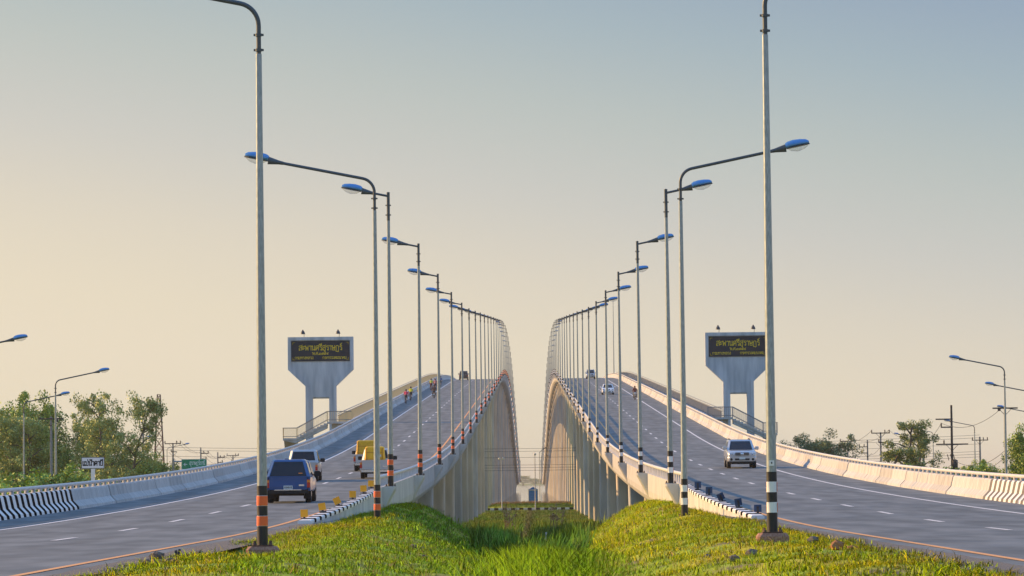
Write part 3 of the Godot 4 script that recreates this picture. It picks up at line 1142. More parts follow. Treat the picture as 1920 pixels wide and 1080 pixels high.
func lamp_post(curved: bool, h: float, banded: bool, orange: bool) -> Node3D:
	# the arm points along +x; orange half sheets face -z
	var o := Node3D.new()
	o.name = "lamp_post"
	var r0 := 0.098
	var r1 := 0.05
	var rad := func(y: float) -> float:
		return lerpf(r0, r1, y / h)
	var band0 := 1.1 if banded else 0.0
	var st := surf()
	tube(st, PackedVector3Array([Vector3(0, band0, 0), Vector3(0, (h + band0) / 2, 0), Vector3(0, h - 0.95, 0)]), PackedFloat32Array([rad.call(band0), rad.call((h + band0) / 2), rad.call(h - 0.95)]), 12)
	part("pole", done(st), M.galv, o)
	if banded:
		var y := 0.02
		for k in 5:
			var hh: float = [0.35, 0.19, 0.18, 0.19, 0.18][k]
			st = surf()
			tube(st, PackedVector3Array([Vector3(0, y, 0), Vector3(0, y + hh - 0.002, 0)]), PackedFloat32Array([rad.call(y) + 0.004, rad.call(y + hh) + 0.004]), 14)
			part("black_band" if k % 2 == 0 else "white_band", done(st), M.black if k % 2 == 0 else M.white, o)
			if k % 2 and orange:
				var sh := surf()
				sh.set_smooth_group(0)
				for i in 8:
					var a0 := -PI + 0.95 + (PI + 0.25) * i / 8.0 - 0.75
					var a1 := -PI + 0.95 + (PI + 0.25) * (i + 1) / 8.0 - 0.75
					var ra: float = rad.call(y) + 0.010
					var rb: float = rad.call(y + hh) + 0.010
					quad(sh, Vector3(cos(a1) * ra, y + 0.006, sin(a1) * ra), Vector3(cos(a0) * ra, y + 0.006, sin(a0) * ra), Vector3(cos(a0) * rb, y + hh - 0.008, sin(a0) * rb), Vector3(cos(a1) * rb, y + hh - 0.008, sin(a1) * rb))
				part("orange_sheet", done(sh), M.orange, o)
			y += hh
	# flange with bolts
	st = surf()
	box(st, Vector3(0, 0.012, 0), Vector3(0.38, 0.022, 0.38))
	part("base_plate", done(st), M.rust if curved else M.galv, o)
	for sx in [-1, 1]:
		for sz in [-1, 1]:
			st = surf()
			lathe(st, [Vector2(0.028, 0.022), Vector2(0.028, 0.06), Vector2(0.016, 0.061), Vector2(0.016, 0.10)], 6, Vector3(0.145 * sx, 0, 0.145 * sz))
			part("bolt", done(st), M.rust, o)
	# arm with its sleeve and clamps
	var arm := surf()
	var r := 0.045
	var end: Vector3
	var tilt := 0.2
	if curved:
		var pts := PackedVector3Array([Vector3(0, h - 0.95, 0)])
		for k in 9:
			var a := (PI / 2 - tilt) * k / 8.0
			pts.append(Vector3(0.42 - cos(a) * 0.42, h - 0.42 + sin(a) * 0.42, 0))
		var from := pts[pts.size() - 1]
		end = from + Vector3(cos(tilt), sin(tilt), 0) * 2.35
		pts.append(end)
		tube(arm, pts, PackedFloat32Array([r]), 10)
	else:
		rod(arm, Vector3(0, h - 0.95, 0), Vector3(0, h, 0), r + 0.012, 10)
		lathe(arm, [Vector2(0.062, h), Vector2(0.062, h + 0.015), Vector2(0.0, h + 0.03)], 10)
		end = Vector3(0.46, h - 0.02, 0)
		rod(arm, Vector3(0.02, h - 0.11, 0), end, 0.04, 10)
	part("arm", done(arm), M.arm, o)
	for y in [h - 0.45, h - 0.78] if not curved else [h - 0.62, h - 0.90]:
		st = surf()
		lathe(st, [Vector2(0.068, y), Vector2(0.068, y + 0.045)], 10)
		box(st, Vector3(-0.078, y + 0.022, 0), Vector3(0.03, 0.04, 0.035))
		box(st, Vector3(0.078, y + 0.022, 0), Vector3(0.03, 0.04, 0.035))
		part("clamp", done(st), M.arm, o)
	luminaire(o, end, tilt, 1.12)
	return o

const ORDINALS := ["first", "second", "third", "fourth", "fifth", "sixth", "seventh", "eighth", "ninth", "tenth", "eleventh", "twelfth", "thirteenth", "fourteenth", "fifteenth", "sixteenth", "seventeenth", "eighteenth", "nineteenth", "twentieth", "twenty-first", "twenty-second", "twenty-third"]

func make_lamp_posts() -> void:
	var straight := lamp_post(false, 10.0, true, true)
	tag(straight, "", "lamp post", "lamp posts along the bridges' inner parapets")
	straight.set_meta("base", "lamp_post")
	var bent := lamp_post(true, 10.02, true, true)
	tag(bent, "", "lamp post", "curved lamp posts in the grass median")
	bent.set_meta("base", "curved_lamp_post")
	for s in [-1.0, 1.0]:
		var side := "left" if s < 0 else "right"
		var bands := "black and orange banded" if s < 0 else "black and white banded"
		for q in [[4.93 if s < 0 else 4.42, 70.0, 0.0], [4.45, 110.5, 0.0]]:
			var near: bool = q[1] < 80
			var g := 0.02 if near else (0.0 if s < 0 else 0.06)
			if near and s > 0:
				g = 0.16
			copy(bent, "%s curved lamp post in the median grass, %s" % ["nearest" if near else "second nearest", bands], Vector3(s * q[0], g, -q[1]), PI if s < 0 else 0.0, Vector3(1, 1.0 if s < 0 else 1.012, 1))
			var f := thing("post_footing", "%s concrete footing under the %s curved lamp post on the %s" % ["chipped reddish" if near else "weathered grey brown", "nearest" if near else "second", side], "footing", Vector3(s * q[0], g, -q[1]))
			var st := surf()
			loft(st, [squarish(0.31, -0.45, 0.05), squarish(0.29, -0.06, 0.05), squarish(0.25, -0.002, 0.06)], false)
			part("block", done(st), M.footing if near else M.footing_grey, f)
		for k in 48:
			var d := 129.4 + 35.0 * k
			var lab := ""
			if k < 23:
				lab = "%s lamp post along the %s bridge from its near end, %s" % [ORDINALS[k], side, bands]
			else:
				lab = "distant slim lamp post past the crest of the %s bridge" % side
			var lp := copy(straight, lab, Vector3(s * 4.75, road(d) + 0.724, -d), PI if s < 0 else 0.0)
			lp.rotation = Vector3(rng.randf_range(-0.004, 0.004), (PI if s < 0 else 0.0) + rng.randf_range(-0.03, 0.03), rng.randf_range(-0.004, 0.004))
	straight.free()
	bent.free()
	# number sticker on the nearest right post
	var t := thing("post_sticker", "small pale sticker above the bands of the nearest right lamp post", "sticker", Vector3(4.42, 1.39, -70 + 0.098))
	part("label", panel_mesh(0.09, 0.10), M.white, t)
	part("mark", box_mesh(Vector3(0, 0.055, 0.003), Vector3(0.02, 0.035, 0.004)), M.trim, t)
	# tall bare mast on the outer barrier near the right crest
	var m := thing("thin_mast", "thin bare mast rising from the outer barrier near the right bridge's crest", "mast", Vector3(16.3, road(735.0) + 0.7, -735))
	var ms := surf()
	tube(ms, PackedVector3Array([Vector3.ZERO, Vector3(0, 14.5, 0)]), PackedFloat32Array([0.11, 0.05]), 8)
	part("shaft", done(ms), M.galv, m)
	part("foot", box_mesh(Vector3(0, 0.03, 0), Vector3(0.35, 0.06, 0.35)), M.galv, m)

func squarish(r: float, y: float, c: float) -> PackedVector3Array:
	var out := PackedVector3Array()
	for p in [[r - c, -r], [r, -r + c], [r, r - c], [r - c, r], [-r + c, r], [-r, r - c], [-r, -r + c], [-r + c, -r]]:
		out.append(Vector3(p[0], y, p[1]))
	return out

func make_roadside_lamps() -> void:
	var proto := lamp_post(true, 10.4, false, false)
	tag(proto, "", "street lamp", "curved street lamps along the side roads")
	proto.set_meta("base", "street_lamp")
	# x, d, height of the head over the world's zero, label
	for q in [
		[-29.2, 193.0, 8.5, "nearest curved street lamp on the far left, its head reaching in from the picture's edge"],
		[-33.0, 265.0, 9.0, "tallest looking curved street lamp left of the river name sign, beside a wooden crossarm pole"],
		[-41.2, 310.0, 8.5, "curved street lamp at the left edge in front of the dark trees"],
		[-52.7, 375.0, 8.0, "street lamp behind the left trees with only its head clear of the leaves"],
		[-57.0, 400.0, 6.9, "pale low headed street lamp in the trees left of the crossarm pole"],
		[-54.7, 464.0, 7.9, "thin street lamp rising just behind the left end of the white river sign"],
		[-55.0, 516.0, 7.55, "far street lamp with a white head between the river sign and the lattice tower"],
		[-61.0, 640.0, 7.9, "farthest left street lamp, its head over the green road sign"],
		[32.4, 260.0, 9.05, "tallest looking curved street lamp on the right, in front of the blue gate"],
		[40.8, 310.0, 8.45, "curved street lamp head reaching in from the right edge at mid height"],
		[51.3, 388.0, 8.0, "lower street lamp head at the right edge beside the wooden crossarm pole"],
		[55.0, 472.0, 7.9, "thin street lamp just right of the transformer pole"],
		[56.5, 535.0, 7.9, "thin street lamp right of the tall slender trees"],
		[61.0, 600.0, 7.8, "far pale street lamp in front of the slender right trees"],
		[64.0, 660.0, 7.0, "farthest right street lamp, low against the round dark tree"],
	]:
		var o := copy(proto, q[3], Vector3(q[0], float(q[2]) - 10.8, -float(q[1])), 0.0 if q[0] < 0 else PI)
		o.set_meta("group", "curved street lamps along the side roads")
	proto.free()

# ------------------------------------------------------------------ road signs

func make_river_signs() -> void:
	var im := Image.create_empty(320, 160, false, Image.FORMAT_RGB8)
	im.fill(Color(0.90, 0.90, 0.92))
	centred(im, "แม่น้ำตาปี", 160, 118, 62, 290, 13.0, Color(0.03, 0.035, 0.07))
	for k in 320:
		for w in 5:
			im.set_pixel(k, w, Color(0.03, 0.035, 0.07))
			im.set_pixel(k, 159 - w, Color(0.03, 0.035, 0.07))
	for k in 160:
		for w in 5:
			im.set_pixel(w, k, Color(0.03, 0.035, 0.07))
			im.set_pixel(319 - w, k, Color(0.03, 0.035, 0.07))
	var o := thing("river_name_sign", "small white river name sign with black letters on a white post behind the left barrier", "sign", Vector3(-17.45, 0, -152))
	var y := road(152.0)
	part("post", box_mesh(Vector3(0.0, y + 0.55, -0.04), Vector3(0.155, 1.5, 0.1)), M.white, o)
	part("board", box_mesh(Vector3(0, y + 1.52, 0), Vector3(0.92, 0.46, 0.03)), M.galv, o)
	part("lettering", panel_mesh(0.90, 0.44), printed(im), o, Vector3(0, y + 1.30, 0.018))
	var im2 := Image.create_empty(384, 320, false, Image.FORMAT_RGB8)
	var green := Color(0.0, 0.60, 0.42)
	im2.fill(green)
	var wh := Color(0.92, 0.95, 0.93)
	for k in 384:
		for yy in [2, 3, 4, 5, 150, 151, 152, 153, 154, 155, 314, 315, 316, 317]:
			im2.set_pixel(k, yy, wh)
	for k in 320:
		for xx in [2, 3, 4, 5, 378, 379, 380, 381]:
			im2.set_pixel(xx, k, wh)
	centred(im2, "สุราษฎร์ธานี", 240, 84, 46, 240, 7.0, wh)
	centred(im2, "ปากน้ำ", 120, 250, 50, 150, 7.0, wh)
	for k in 46:
		stamp(im2, Vector2(36 + k, 78), 6.0, wh)
		if k < 20:
			stamp(im2, Vector2(34 + k, 78 - k), 5.0, wh)
			stamp(im2, Vector2(34 + k, 78 + k), 5.0, wh)
	var g := thing("direction_sign", "green direction sign with a left arrow, cut off by the left barrier's rail", "sign", Vector3(-32.2, 0, -365))
	part("board", box_mesh(Vector3(0, 2.65, 0), Vector3(2.42, 2.02, 0.06)), M.galv, g)
	part("lettering", panel_mesh(2.40, 2.0), printed(im2), g, Vector3(0, 1.65, 0.034))
	var tm := TextMesh.new()
	var sf := SystemFont.new()
	sf.font_names = PackedStringArray(["Droid Sans"])
	tm.font = sf
	tm.text = "Surat Thani"
	tm.font_size = 24
	tm.pixel_size = 0.0105
	tm.depth = 0.01
	part("place_name", tm, M.white, g, Vector3(0.3, 2.86, 0.045))
	var ps := surf()
	tube(ps, PackedVector3Array([Vector3(-2.0, -3.0, -0.1), Vector3(-2.0, 3.75, -0.1)]), PackedFloat32Array([0.14, 0.12]), 10)
	rod(ps, Vector3(-2.0, 3.45, -0.1), Vector3(1.1, 3.45, -0.1), 0.07, 8)
	rod(ps, Vector3(-2.0, 2.2, -0.1), Vector3(1.1, 2.2, -0.1), 0.07, 8)
	part("post", done(ps), M.galv, g)

# ------------------------------------------------------------------ power lines

func crossarm(o: Node3D, y: float, x0: float, x1: float, pins: Array) -> void:
	var st := surf()
	box(st, Vector3((x0 + x1) / 2, y, 0.16), Vector3(x1 - x0, 0.13, 0.11))
	if absf(x0 + x1) < 1.0:
		rod(st, Vector3(0, y - 0.65, 0.14), Vector3(0.6, y - 0.05, 0.16), 0.025)
		rod(st, Vector3(0, y - 0.65, 0.14), Vector3(-0.6, y - 0.05, 0.16), 0.025)
	part("crossarm", done(st), M.crossarm, o)
	for x in pins:
		st = surf()
		lathe(st, [Vector2(0.03, y + 0.06), Vector2(0.09, y + 0.12), Vector2(0.05, y + 0.2), Vector2(0.09, y + 0.26), Vector2(0.05, y + 0.34), Vector2(0.07, y + 0.40), Vector2(0.0, y + 0.46)], 8, Vector3(x, 0, 0.16))
		part("insulator", done(st), M.insulator, o)

func make_utility_poles() -> void:
	# x, d, height of the top over the world's zero, kind, label
	var poles := [
		[-44.0, 350.0, 7.6, 0, "grey utility pole with a bare wooden crossarm, close right of the tall left street lamp"],
		[-43.5, 390.0, 8.1, 1, "utility pole with short side arms just right of the river sign, before the leafy trees"],
		[-45.7, 450.0, 7.7, 2, "plain leaning utility pole between the river sign and the lattice tower"],
		[-52.5, 560.0, 7.4, 3, "utility pole with a crossarm and dark insulators just right of the lattice tower"],
		[-53.6, 620.0, 7.3, 1, "utility pole with stacked brackets above the green sign"],
		[-57.4, 700.0, 7.2, 1, "thin utility pole with brackets, second from the bridge's left barrier"],
		[-59.3, 760.0, 7.1, 3, "far crossarm utility pole nearest the left bridge's barrier"],
		[43.6, 350.0, 7.6, 0, "utility pole with a bare wooden crossarm behind the tall right street lamp"],
		[42.0, 380.0, 8.3, 4, "tall dark utility pole with transformer and several crossarms on the right"],
		[47.8, 470.0, 7.55, 2, "dark plain utility pole left of the transformer pole"],
		[50.5, 490.0, 6.1, 2, "short pale utility pole just right of the dark plain one"],
		[45.2, 492.0, 7.0, 3, "crossarm utility pole between the slender trees and the round dark tree"],
		[49.5, 560.0, 6.7, 1, "bracketed utility pole right of the farthest right crossarm pole"],
		[49.1, 590.0, 6.9, 3, "farthest right crossarm utility pole, beside the round dark tree"],
	]
	for q in poles:
		var x: float = q[0]
		var top: float = q[2]
		var kind: int = q[3]
		var o := thing("utility_pole", q[4], "utility pole", Vector3(x, -3.4, -float(q[1])), 0.0, "utility poles along the side roads")
		var h := top + 3.4
		var st := surf()
		st.set_smooth_group(-1)
		loft(st, [squarish(0.14, 0, 0.03), squarish(0.095, h, 0.02)].map(func(r): r.reverse(); return r), false)
		part("pole", done(st), M.wood_pole if kind != 4 else M.crossarm, o)
		var e := 1.0 if x < 0 else -1.0
		if kind == 0:
			crossarm(o, h - 0.2, -1.15, 1.15, [])
			part("clamp", box_mesh(Vector3(0.55 * e, h - 0.36, 0.2), Vector3(0.26, 0.2, 0.2)), M.insulator, o)
		elif kind == 1:
			crossarm(o, h - 1.0, 0.0 if e > 0 else -1.3, 1.3 if e > 0 else 0.0, [0.5 * e, 1.2 * e])
			crossarm(o, h - 1.9, 0.0 if e > 0 else -0.9, 0.9 if e > 0 else 0.0, [0.85 * e])
		elif kind == 3:
			crossarm(o, h - 0.1, -1.2, 1.2, [-1.15, 0.55, 1.1])
			crossarm(o, h - 1.3, -0.3, 0.6, [-0.25])
		elif kind == 4:
			crossarm(o, h - 1.4, -1.6, 0.1, [])
			crossarm(o, h - 2.2, -1.1, 0.1, [-1.05])
			crossarm(o, h - 3.9, -1.6, 1.6, [-0.8])
			crossarm(o, h - 7.6, -0.8, 1.1, [-0.6])
			st = surf()
			lathe(st, [Vector2(0.1, h - 6.5), Vector2(0.3, h - 6.4), Vector2(0.3, h - 5.5), Vector2(0.1, h - 5.4)], 10, Vector3(0.25, 0, 0.1))
			part("transformer", done(st), M.crossarm, o)
			for k in 3:
				rod_part("fuse", o, Vector3(-0.5 + 0.3 * k, h - 4.9, 0.25), Vector3(-0.35 + 0.3 * k, h - 5.5, 0.25), 0.04)
	# wires along both rows
	var spans := [
		[0, 1, 0.55, -0.4, 0.55, -1.0], [1, 2, 1.2, -0.6, 0.1, -0.4], [2, 3, 0.1, -0.4, -1.1, 0.3], [3, 4, 0.55, 0.3, 0.5, -0.6], [4, 5, 0.5, -0.6, 0.5, -0.6], [5, 6, 0.5, -0.6, -1.1, 0.3],
		[3, 4, 1.1, 0.3, 1.2, -0.6], [4, 5, 1.2, -0.6, 1.2, -0.6], [5, 6, 1.2, -0.6, 1.1, 0.3], [3, 4, 0.0, -1.6, 0.8, -1.5], [4, 5, 0.8, -1.5, 0.8, -1.5], [5, 6, 0.8, -1.5, 0.0, -1.6],
		[7, 8, -0.55, -0.4, -1.05, -1.8], [8, 9, -1.05, -1.8, 0.0, -1.4], [9, 11, 0.0, -0.8, 1.1, 0.3], [11, 13, 1.1, 0.3, 1.1, 0.3], [11, 13, -1.1, 0.3, -1.1, 0.3],
		[7, 8, 0.0, -4.0, 0.3, -5.6], [8, 9, 0.3, -5.6, 0.0, -5.0], [7, 8, 0.0, -4.6, 0.2, -6.4], [8, 9, 0.2, -6.4, 0.0, -5.6], [9, 11, 0.0, -5.0, 0.0, -3.0], [11, 12, 0.0, -1.8, -0.8, -1.5], [12, 13, -0.8, -1.5, 0.0, -1.3],
	]
	var hung := {}
	for q in spans:
		var a := Vector3(poles[q[0]][0] + q[2], poles[q[0]][2] + q[3], -poles[q[0]][1] + 0.2)
		var b := Vector3(poles[q[1]][0] + q[4], poles[q[1]][2] + q[5], -poles[q[1]][1] + 0.2)
		var at_span := String("%d" % q[0])
		hung[at_span] = hung.get(at_span, -1) + 1
		wire(a, b, 0.9, "%s power line of the %s span from the viewer along the %s side road" % [["upper", "second", "lower"][mini(hung[at_span], 2)], ORDINALS[int(q[0]) % 7], "left" if a.x < 0 else "right"], "power lines along the side roads")
	# wires that cross beneath both bridges, with the poles that hold them
	for x in [-62.0, 66.0]:
		var o := thing("utility_pole", "utility pole at the %s end of the wires that cross beneath the bridges" % ("left" if x < 0 else "right"), "utility pole", Vector3(x, -3.4, -560.0))
		var st := surf()
		loft(st, [squarish(0.17, 0, 0.03), squarish(0.11, 10.4, 0.02)].map(func(r): r.reverse(); return r), false)
		part("pole", done(st), M.wood_pole, o)
		crossarm(o, 9.9, -1.2, 1.2, [-1.1, 0.5, 1.1])
	var heights := [[6.15, "topmost"], [5.75, "second"], [4.85, "third"], [3.75, "fourth"], [3.35, "fifth"], [2.95, "lowest"]]
	for q in heights:
		wire(Vector3(-62, float(q[0]) + 0.9, -559.8), Vector3(66, float(q[0]) + 1.1, -559.8), 1.15, "%s of the thin wires crossing level beneath the two bridges" % q[1], "wires crossing beneath the bridges")
	# lattice tower on the left
	var t := thing("lattice_tower", "narrow rusty lattice tower standing against the right edge of the left trees", "tower", Vector3(-40.9, -3.4, -420.0))
	var H := 14.6
	var corner := func(k: int, y: float) -> Vector3:
		var r := lerpf(0.85, 0.16, y / H)
		return Vector3(r if k == 0 or k == 3 else -r, y, r if k < 2 else -r)
	for k in 4:
		rod_part("tower_leg", t, corner.call(k, 0.0), corner.call(k, H), 0.05)
	for i in 13:
		var ya := H * (1.0 - pow(1.0 - i / 13.0, 1.15))
		var yb := H * (1.0 - pow(1.0 - (i + 1) / 13.0, 1.15))
		for k in 4:
			rod_part("brace", t, corner.call(k, ya), corner.call((k + 1) % 4, yb), 0.024)
			rod_part("brace", t, corner.call((k + 1) % 4, ya), corner.call(k, yb), 0.024)
			rod_part("strut", t, corner.call(k, yb), corner.call((k + 1) % 4, yb), 0.028)

func rod_part(called: String, o: Node3D, a: Vector3, b: Vector3, r: float) -> void:
	var st := surf()
	rod(st, a, b, r, 5)
	part(called, done(st), M.lattice if called != "fuse" else M.insulator, o)

func wire(a: Vector3, b: Vector3, sag: float, label: String, group: String) -> void:
	var pts := PackedVector3Array()
	for k in 17:
		var t := k / 16.0
		pts.append(a.lerp(b, t) - Vector3(0, sag * 4.0 * t * (1.0 - t), 0))
	var st := surf()
	tube(st, pts, PackedFloat32Array([0.022]), 5)
	tag(part("power_line", done(st), M.wire, self), label, "wire", group)

# ------------------------------------------------------------------ trees

func leaf_mass(seed_: int, clumps: Array, per_clump: int, size: float, droop: float, dark: Color, light: Color) -> ArrayMesh:
	# clumps: [centre, radius]; leaves are pairs of small bent faces
	var r := RandomNumberGenerator.new()
	r.seed = seed_
	var v := PackedVector3Array()
	var nn := PackedVector3Array()
	var cc := PackedColorArray()
	for c in clumps:
		var tone := r.randf()
		for i in per_clump:
			var dir := Vector3(r.randfn(), r.randfn(), r.randfn()).normalized()
			var p: Vector3 = c[0] + dir * float(c[1]) * pow(r.randf(), 0.45) * Vector3(1, 0.8, 1)
			p.y -= droop * r.randf() * float(c[1])
			var ax := Vector3(r.randfn(), r.randfn() - droop * 1.5, r.randfn()).normalized()
			var sd := ax.cross(Vector3(r.randfn(), r.randfn(), r.randfn())).normalized()
			var l := size * r.randf_range(0.6, 1.3)
			var w := l * 0.24
			var col := dark.lerp(light, clampf(0.6 * tone + 0.5 * r.randf() - 0.05, 0, 1))
			var n := ax.cross(sd)
			n = (n + dir * 0.8 * signf(n.dot(dir) + 0.001)).normalized()
			var q := [p - ax * l * 0.5, p + sd * w, p + ax * l * 0.5, p - sd * w]
			for k in [0, 1, 2, 0, 2, 3]:
				v.append(q[k])
				nn.append(n)
				cc.append(col)
	var arr := []
	arr.resize(Mesh.ARRAY_MAX)
	arr[Mesh.ARRAY_VERTEX] = v
	arr[Mesh.ARRAY_NORMAL] = nn
	arr[Mesh.ARRAY_COLOR] = cc
	var m := ArrayMesh.new()
	m.add_surface_from_arrays(Mesh.PRIMITIVE_TRIANGLES, arr)
	return m

func tree(called: String, seed_: int, h: float, spread: float, base: float, limbs: int, n: int, clump_r: float, per: int, size: float, droop: float, dark: Color, light: Color, stems := 1) -> Node3D:
	var r := RandomNumberGenerator.new()
	r.seed = seed_
	var o := Node3D.new()
	o.name = called
	o.set_meta("base", called)
	var st := surf()
	var clumps := []
	for t in stems:
		var lean := Vector3(r.randf_range(-0.12, 0.12), 0, r.randf_range(-0.12, 0.12)) + (Vector3(cos(TAU * t / stems), 0, sin(TAU * t / stems)) * 0.16 if stems > 1 else Vector3.ZERO)
		var trunk := PackedVector3Array()
		var radii := PackedFloat32Array()
		var r0 := 0.022 * h / sqrt(stems)
		for k in 7:
			var y := h * 0.86 * k / 6.0
			trunk.append(Vector3(lean.x * y + sin(k * 1.3 + seed_ + t) * 0.02 * h * k / 6.0, y - 0.3, lean.z * y + cos(k * 1.7 + seed_) * 0.02 * h * k / 6.0))
			radii.append(r0 * (1.15 - k / 6.5))
		tube(st, trunk, radii, 7)
		for k in limbs:
			var f := lerpf(base, 0.93, (k + r.randf() * 0.7) / limbs)
			var i := clampi(int(f / 0.86 * 6.0), 0, 5)
			var from := trunk[i].lerp(trunk[i + 1], clampf(f / 0.86 * 6.0 - i, 0, 1))
			var a := TAU * (k * 0.382 + r.randf() * 0.15)
			var reach := spread * (1.0 - 0.62 * pow((f - base) / (1.0 - base), 1.6)) * r.randf_range(0.55, 1.05)
			var tip := from + Vector3(cos(a) * reach, reach * r.randf_range(0.25, 0.75) - droop * 0.3, sin(a) * reach)
			tube(st, PackedVector3Array([from, from.lerp(tip, 0.5) + Vector3(0, reach * 0.1, 0), tip]), PackedFloat32Array([r0 * 0.42, r0 * 0.25, 0.02]), 5)
			clumps.append([tip, clump_r * r.randf_range(0.7, 1.2)])
			for m in n:
				var q := from.lerp(tip, r.randf_range(0.35, 1.05)) + Vector3(r.randfn(), r.randfn() * 0.8, r.randfn()) * clump_r * 0.75
				clumps.append([q, clump_r * r.randf_range(0.45, 1.0)])
		clumps.append([trunk[6] + Vector3(0, h * 0.05, 0), clump_r * 0.8])
	part("trunk", done(st), M.bark, o)
	part("crown", leaf_mass(seed_, clumps, per, size, droop, dark, light), M.leaf, o)
	return o

func make_trees() -> void:
	var kinds := {}
	kinds.airy = tree("airy_tree", 5, 12.0, 3.3, 0.22, 17, 4, 0.85, 110, 0.23, 0.5, c3(0.16, 0.23, 0.06), c3(0.46, 0.52, 0.14), 2)
	kinds.airy2 = tree("airy_tree", 9, 12.0, 2.8, 0.18, 17, 4, 0.8, 110, 0.23, 0.6, c3(0.18, 0.24, 0.065), c3(0.48, 0.52, 0.14), 2)
	kinds.dense = tree("leafy_tree", 3, 10.0, 4.0, 0.14, 20, 5, 1.15, 190, 0.24, 0.25, c3(0.12, 0.21, 0.03), c3(0.42, 0.52, 0.06), 2)
	kinds.round = tree("round_tree", 21, 8.0, 3.6, 0.2, 18, 5, 1.0, 170, 0.22, 0.2, c3(0.08, 0.13, 0.055), c3(0.24, 0.30, 0.10), 2)
	kinds.slender = tree("slender_tree", 14, 11.0, 2.2, 0.45, 9, 3, 0.7, 130, 0.21, 0.3, c3(0.13, 0.19, 0.05), c3(0.36, 0.40, 0.09), 1)
	kinds.shrub = tree("shrub", 31, 3.6, 2.2, 0.05, 14, 4, 0.75, 100, 0.22, 0.1, c3(0.12, 0.21, 0.03), c3(0.36, 0.50, 0.06), 3)
	kinds.bright = tree("bright_shrub", 33, 3.4, 2.0, 0.05, 14, 4, 0.7, 100, 0.24, 0.1, c3(0.24, 0.40, 0.04), c3(0.55, 0.65, 0.08), 3)
	for q in [
		["dense", -49.6, 372.0, 1.24, 1.05, "large dark leafy tree at the left edge of the picture"],
		["dense", -48.6, 380.0, 0.92, 0.95, "lower dark leafy tree behind the tall left street lamp"],
		["airy", -48.6, 366.0, 1.0, 1.0, "airy tree between the two left lamp poles at the left edge"],
		["airy2", -42.9, 372.0, 0.90, 0.8, "airy light green tree directly above the river name sign"],
		["airy", -41.0, 366.0, 0.97, 0.95, "airy tree rising right of the river name sign"],
		["airy2", -38.4, 358.0, 1.14, 0.95, "tallest airy tree in the left group, leaning over the lattice tower"],
		["dense", -39.0, 392.0, 0.72, 1.0, "dense green tree low behind the airy left trees"],
		["dense", -44.5, 396.0, 0.66, 0.9, "dense dark tree low behind the river name sign"],
		["dense", -40.5, 400.0, 0.66, 0.75, "dense low tree at the foot of the lattice tower"],
		["bright", -30.5, 225.0, 0.95, 1.0, "bright yellow green shrub at the left edge just over the barrier"],
		["bright", -28.6, 240.0, 0.72, 1.1, "small bright green shrub left of the river sign's post"],
		["shrub", -33.0, 262.0, 1.15, 1.3, "dark shrub mass beneath the river name sign"],
		["shrub", -31.0, 268.0, 1.05, 1.2, "dark shrub just right of the river sign's post"],
		["shrub", -29.3, 300.0, 1.0, 1.0, "dark shrub below the lattice tower, behind the barrier"],
		["shrub", -42.0, 480.0, 1.2, 1.3, "hazy shrub behind the green direction sign"],
		["round", 39.5, 520.0, 1.26, 1.25, "round dark tree closest to the right bridge's barrier"],
		["slender", 37.0, 384.0, 1.0, 1.15, "tall slender tree with sky between its clumps, right of the round dark tree"],
		["slender", 39.4, 388.0, 0.86, 0.9, "shorter slender tree just right of the tall slender one"],
		["slender", 35.4, 380.0, 0.72, 1.2, "low spreading slender tree left of the tall slender one"],
		["shrub", 36.0, 372.0, 1.25, 1.4, "dark shrub at the foot of the slender right trees"],
		["shrub", 33.8, 372.0, 1.0, 1.2, "dark shrub left of the slender right trees' foot"],
		["shrub", 40.5, 368.0, 1.12, 1.4, "dark shrub between the dark plain pole and the transformer pole"],
		["shrub", 37.6, 330.0, 1.15, 1.3, "green shrub at the foot of the transformer pole"],
		["dense", 41.0, 352.0, 0.46, 0.6, "bushy green tree right of the transformer pole"],
		["dense", 40.3, 338.0, 0.50, 0.5, "bushy green tree left of the tall right street lamp"],
		["dense", 38.6, 290.0, 0.70, 0.62, "tall sunlit green tree at the right edge of the picture"],
		["dense", 41.0, 302.0, 0.62, 0.7, "green tree cut by the right edge behind the blue gate"],
		["shrub", 40.5, 600.0, 1.4, 1.6, "far hazy shrub right of the round dark tree"],
		["shrub", 44.0, 590.0, 1.35, 1.5, "far hazy shrub beneath the crossarm pole on the right"],
	]:
		var proto: Node3D = kinds[q[0]]
		var what := "shrub" if q[0] in ["shrub", "bright"] else "tree"
		var o := copy(proto, q[5], Vector3(q[1], ground(q[1], q[2]) - 0.1, -float(q[2])), fmod(float(q[1]) * 7.3, TAU), Vector3(q[4], q[3], q[4]))
		tag(o, q[5], what, "shrubs along the side roads" if what == "shrub" else "trees along the side roads")
	# pale far trees across the river, seen in the gap between the bridges and past both sides
	var far := 0
	struct("river", box_mesh(Vector3(0, -3.42, -2600), Vector3(2400, 0.2, 3880)), M.water)
	for q in [[-14.0, 1.15], [-5.0, 1.3], [2.5, 0.95], [9.0, 0.8], [17.0, 1.0], [26.0, 0.9], [-25.0, 1.0], [-36.0, 0.95]]:
		var o := copy(kinds.airy, "pale hazy tree on the far bank, glimpsed between and beneath the bridges", Vector3(float(q[0]) * 1.9, -3.4, -4600.0 - 40.0 * far), far * 1.1, Vector3(2.6, float(q[1]) * 0.8, 2.6))
		tag(o, "pale hazy tree on the far bank, glimpsed between and beneath the bridges", "tree", "hazy trees on the far bank")
		far += 1
	for k in kinds:
		kinds[k].free()

# ------------------------------------------------------------------ the small traffic island beyond the reeds

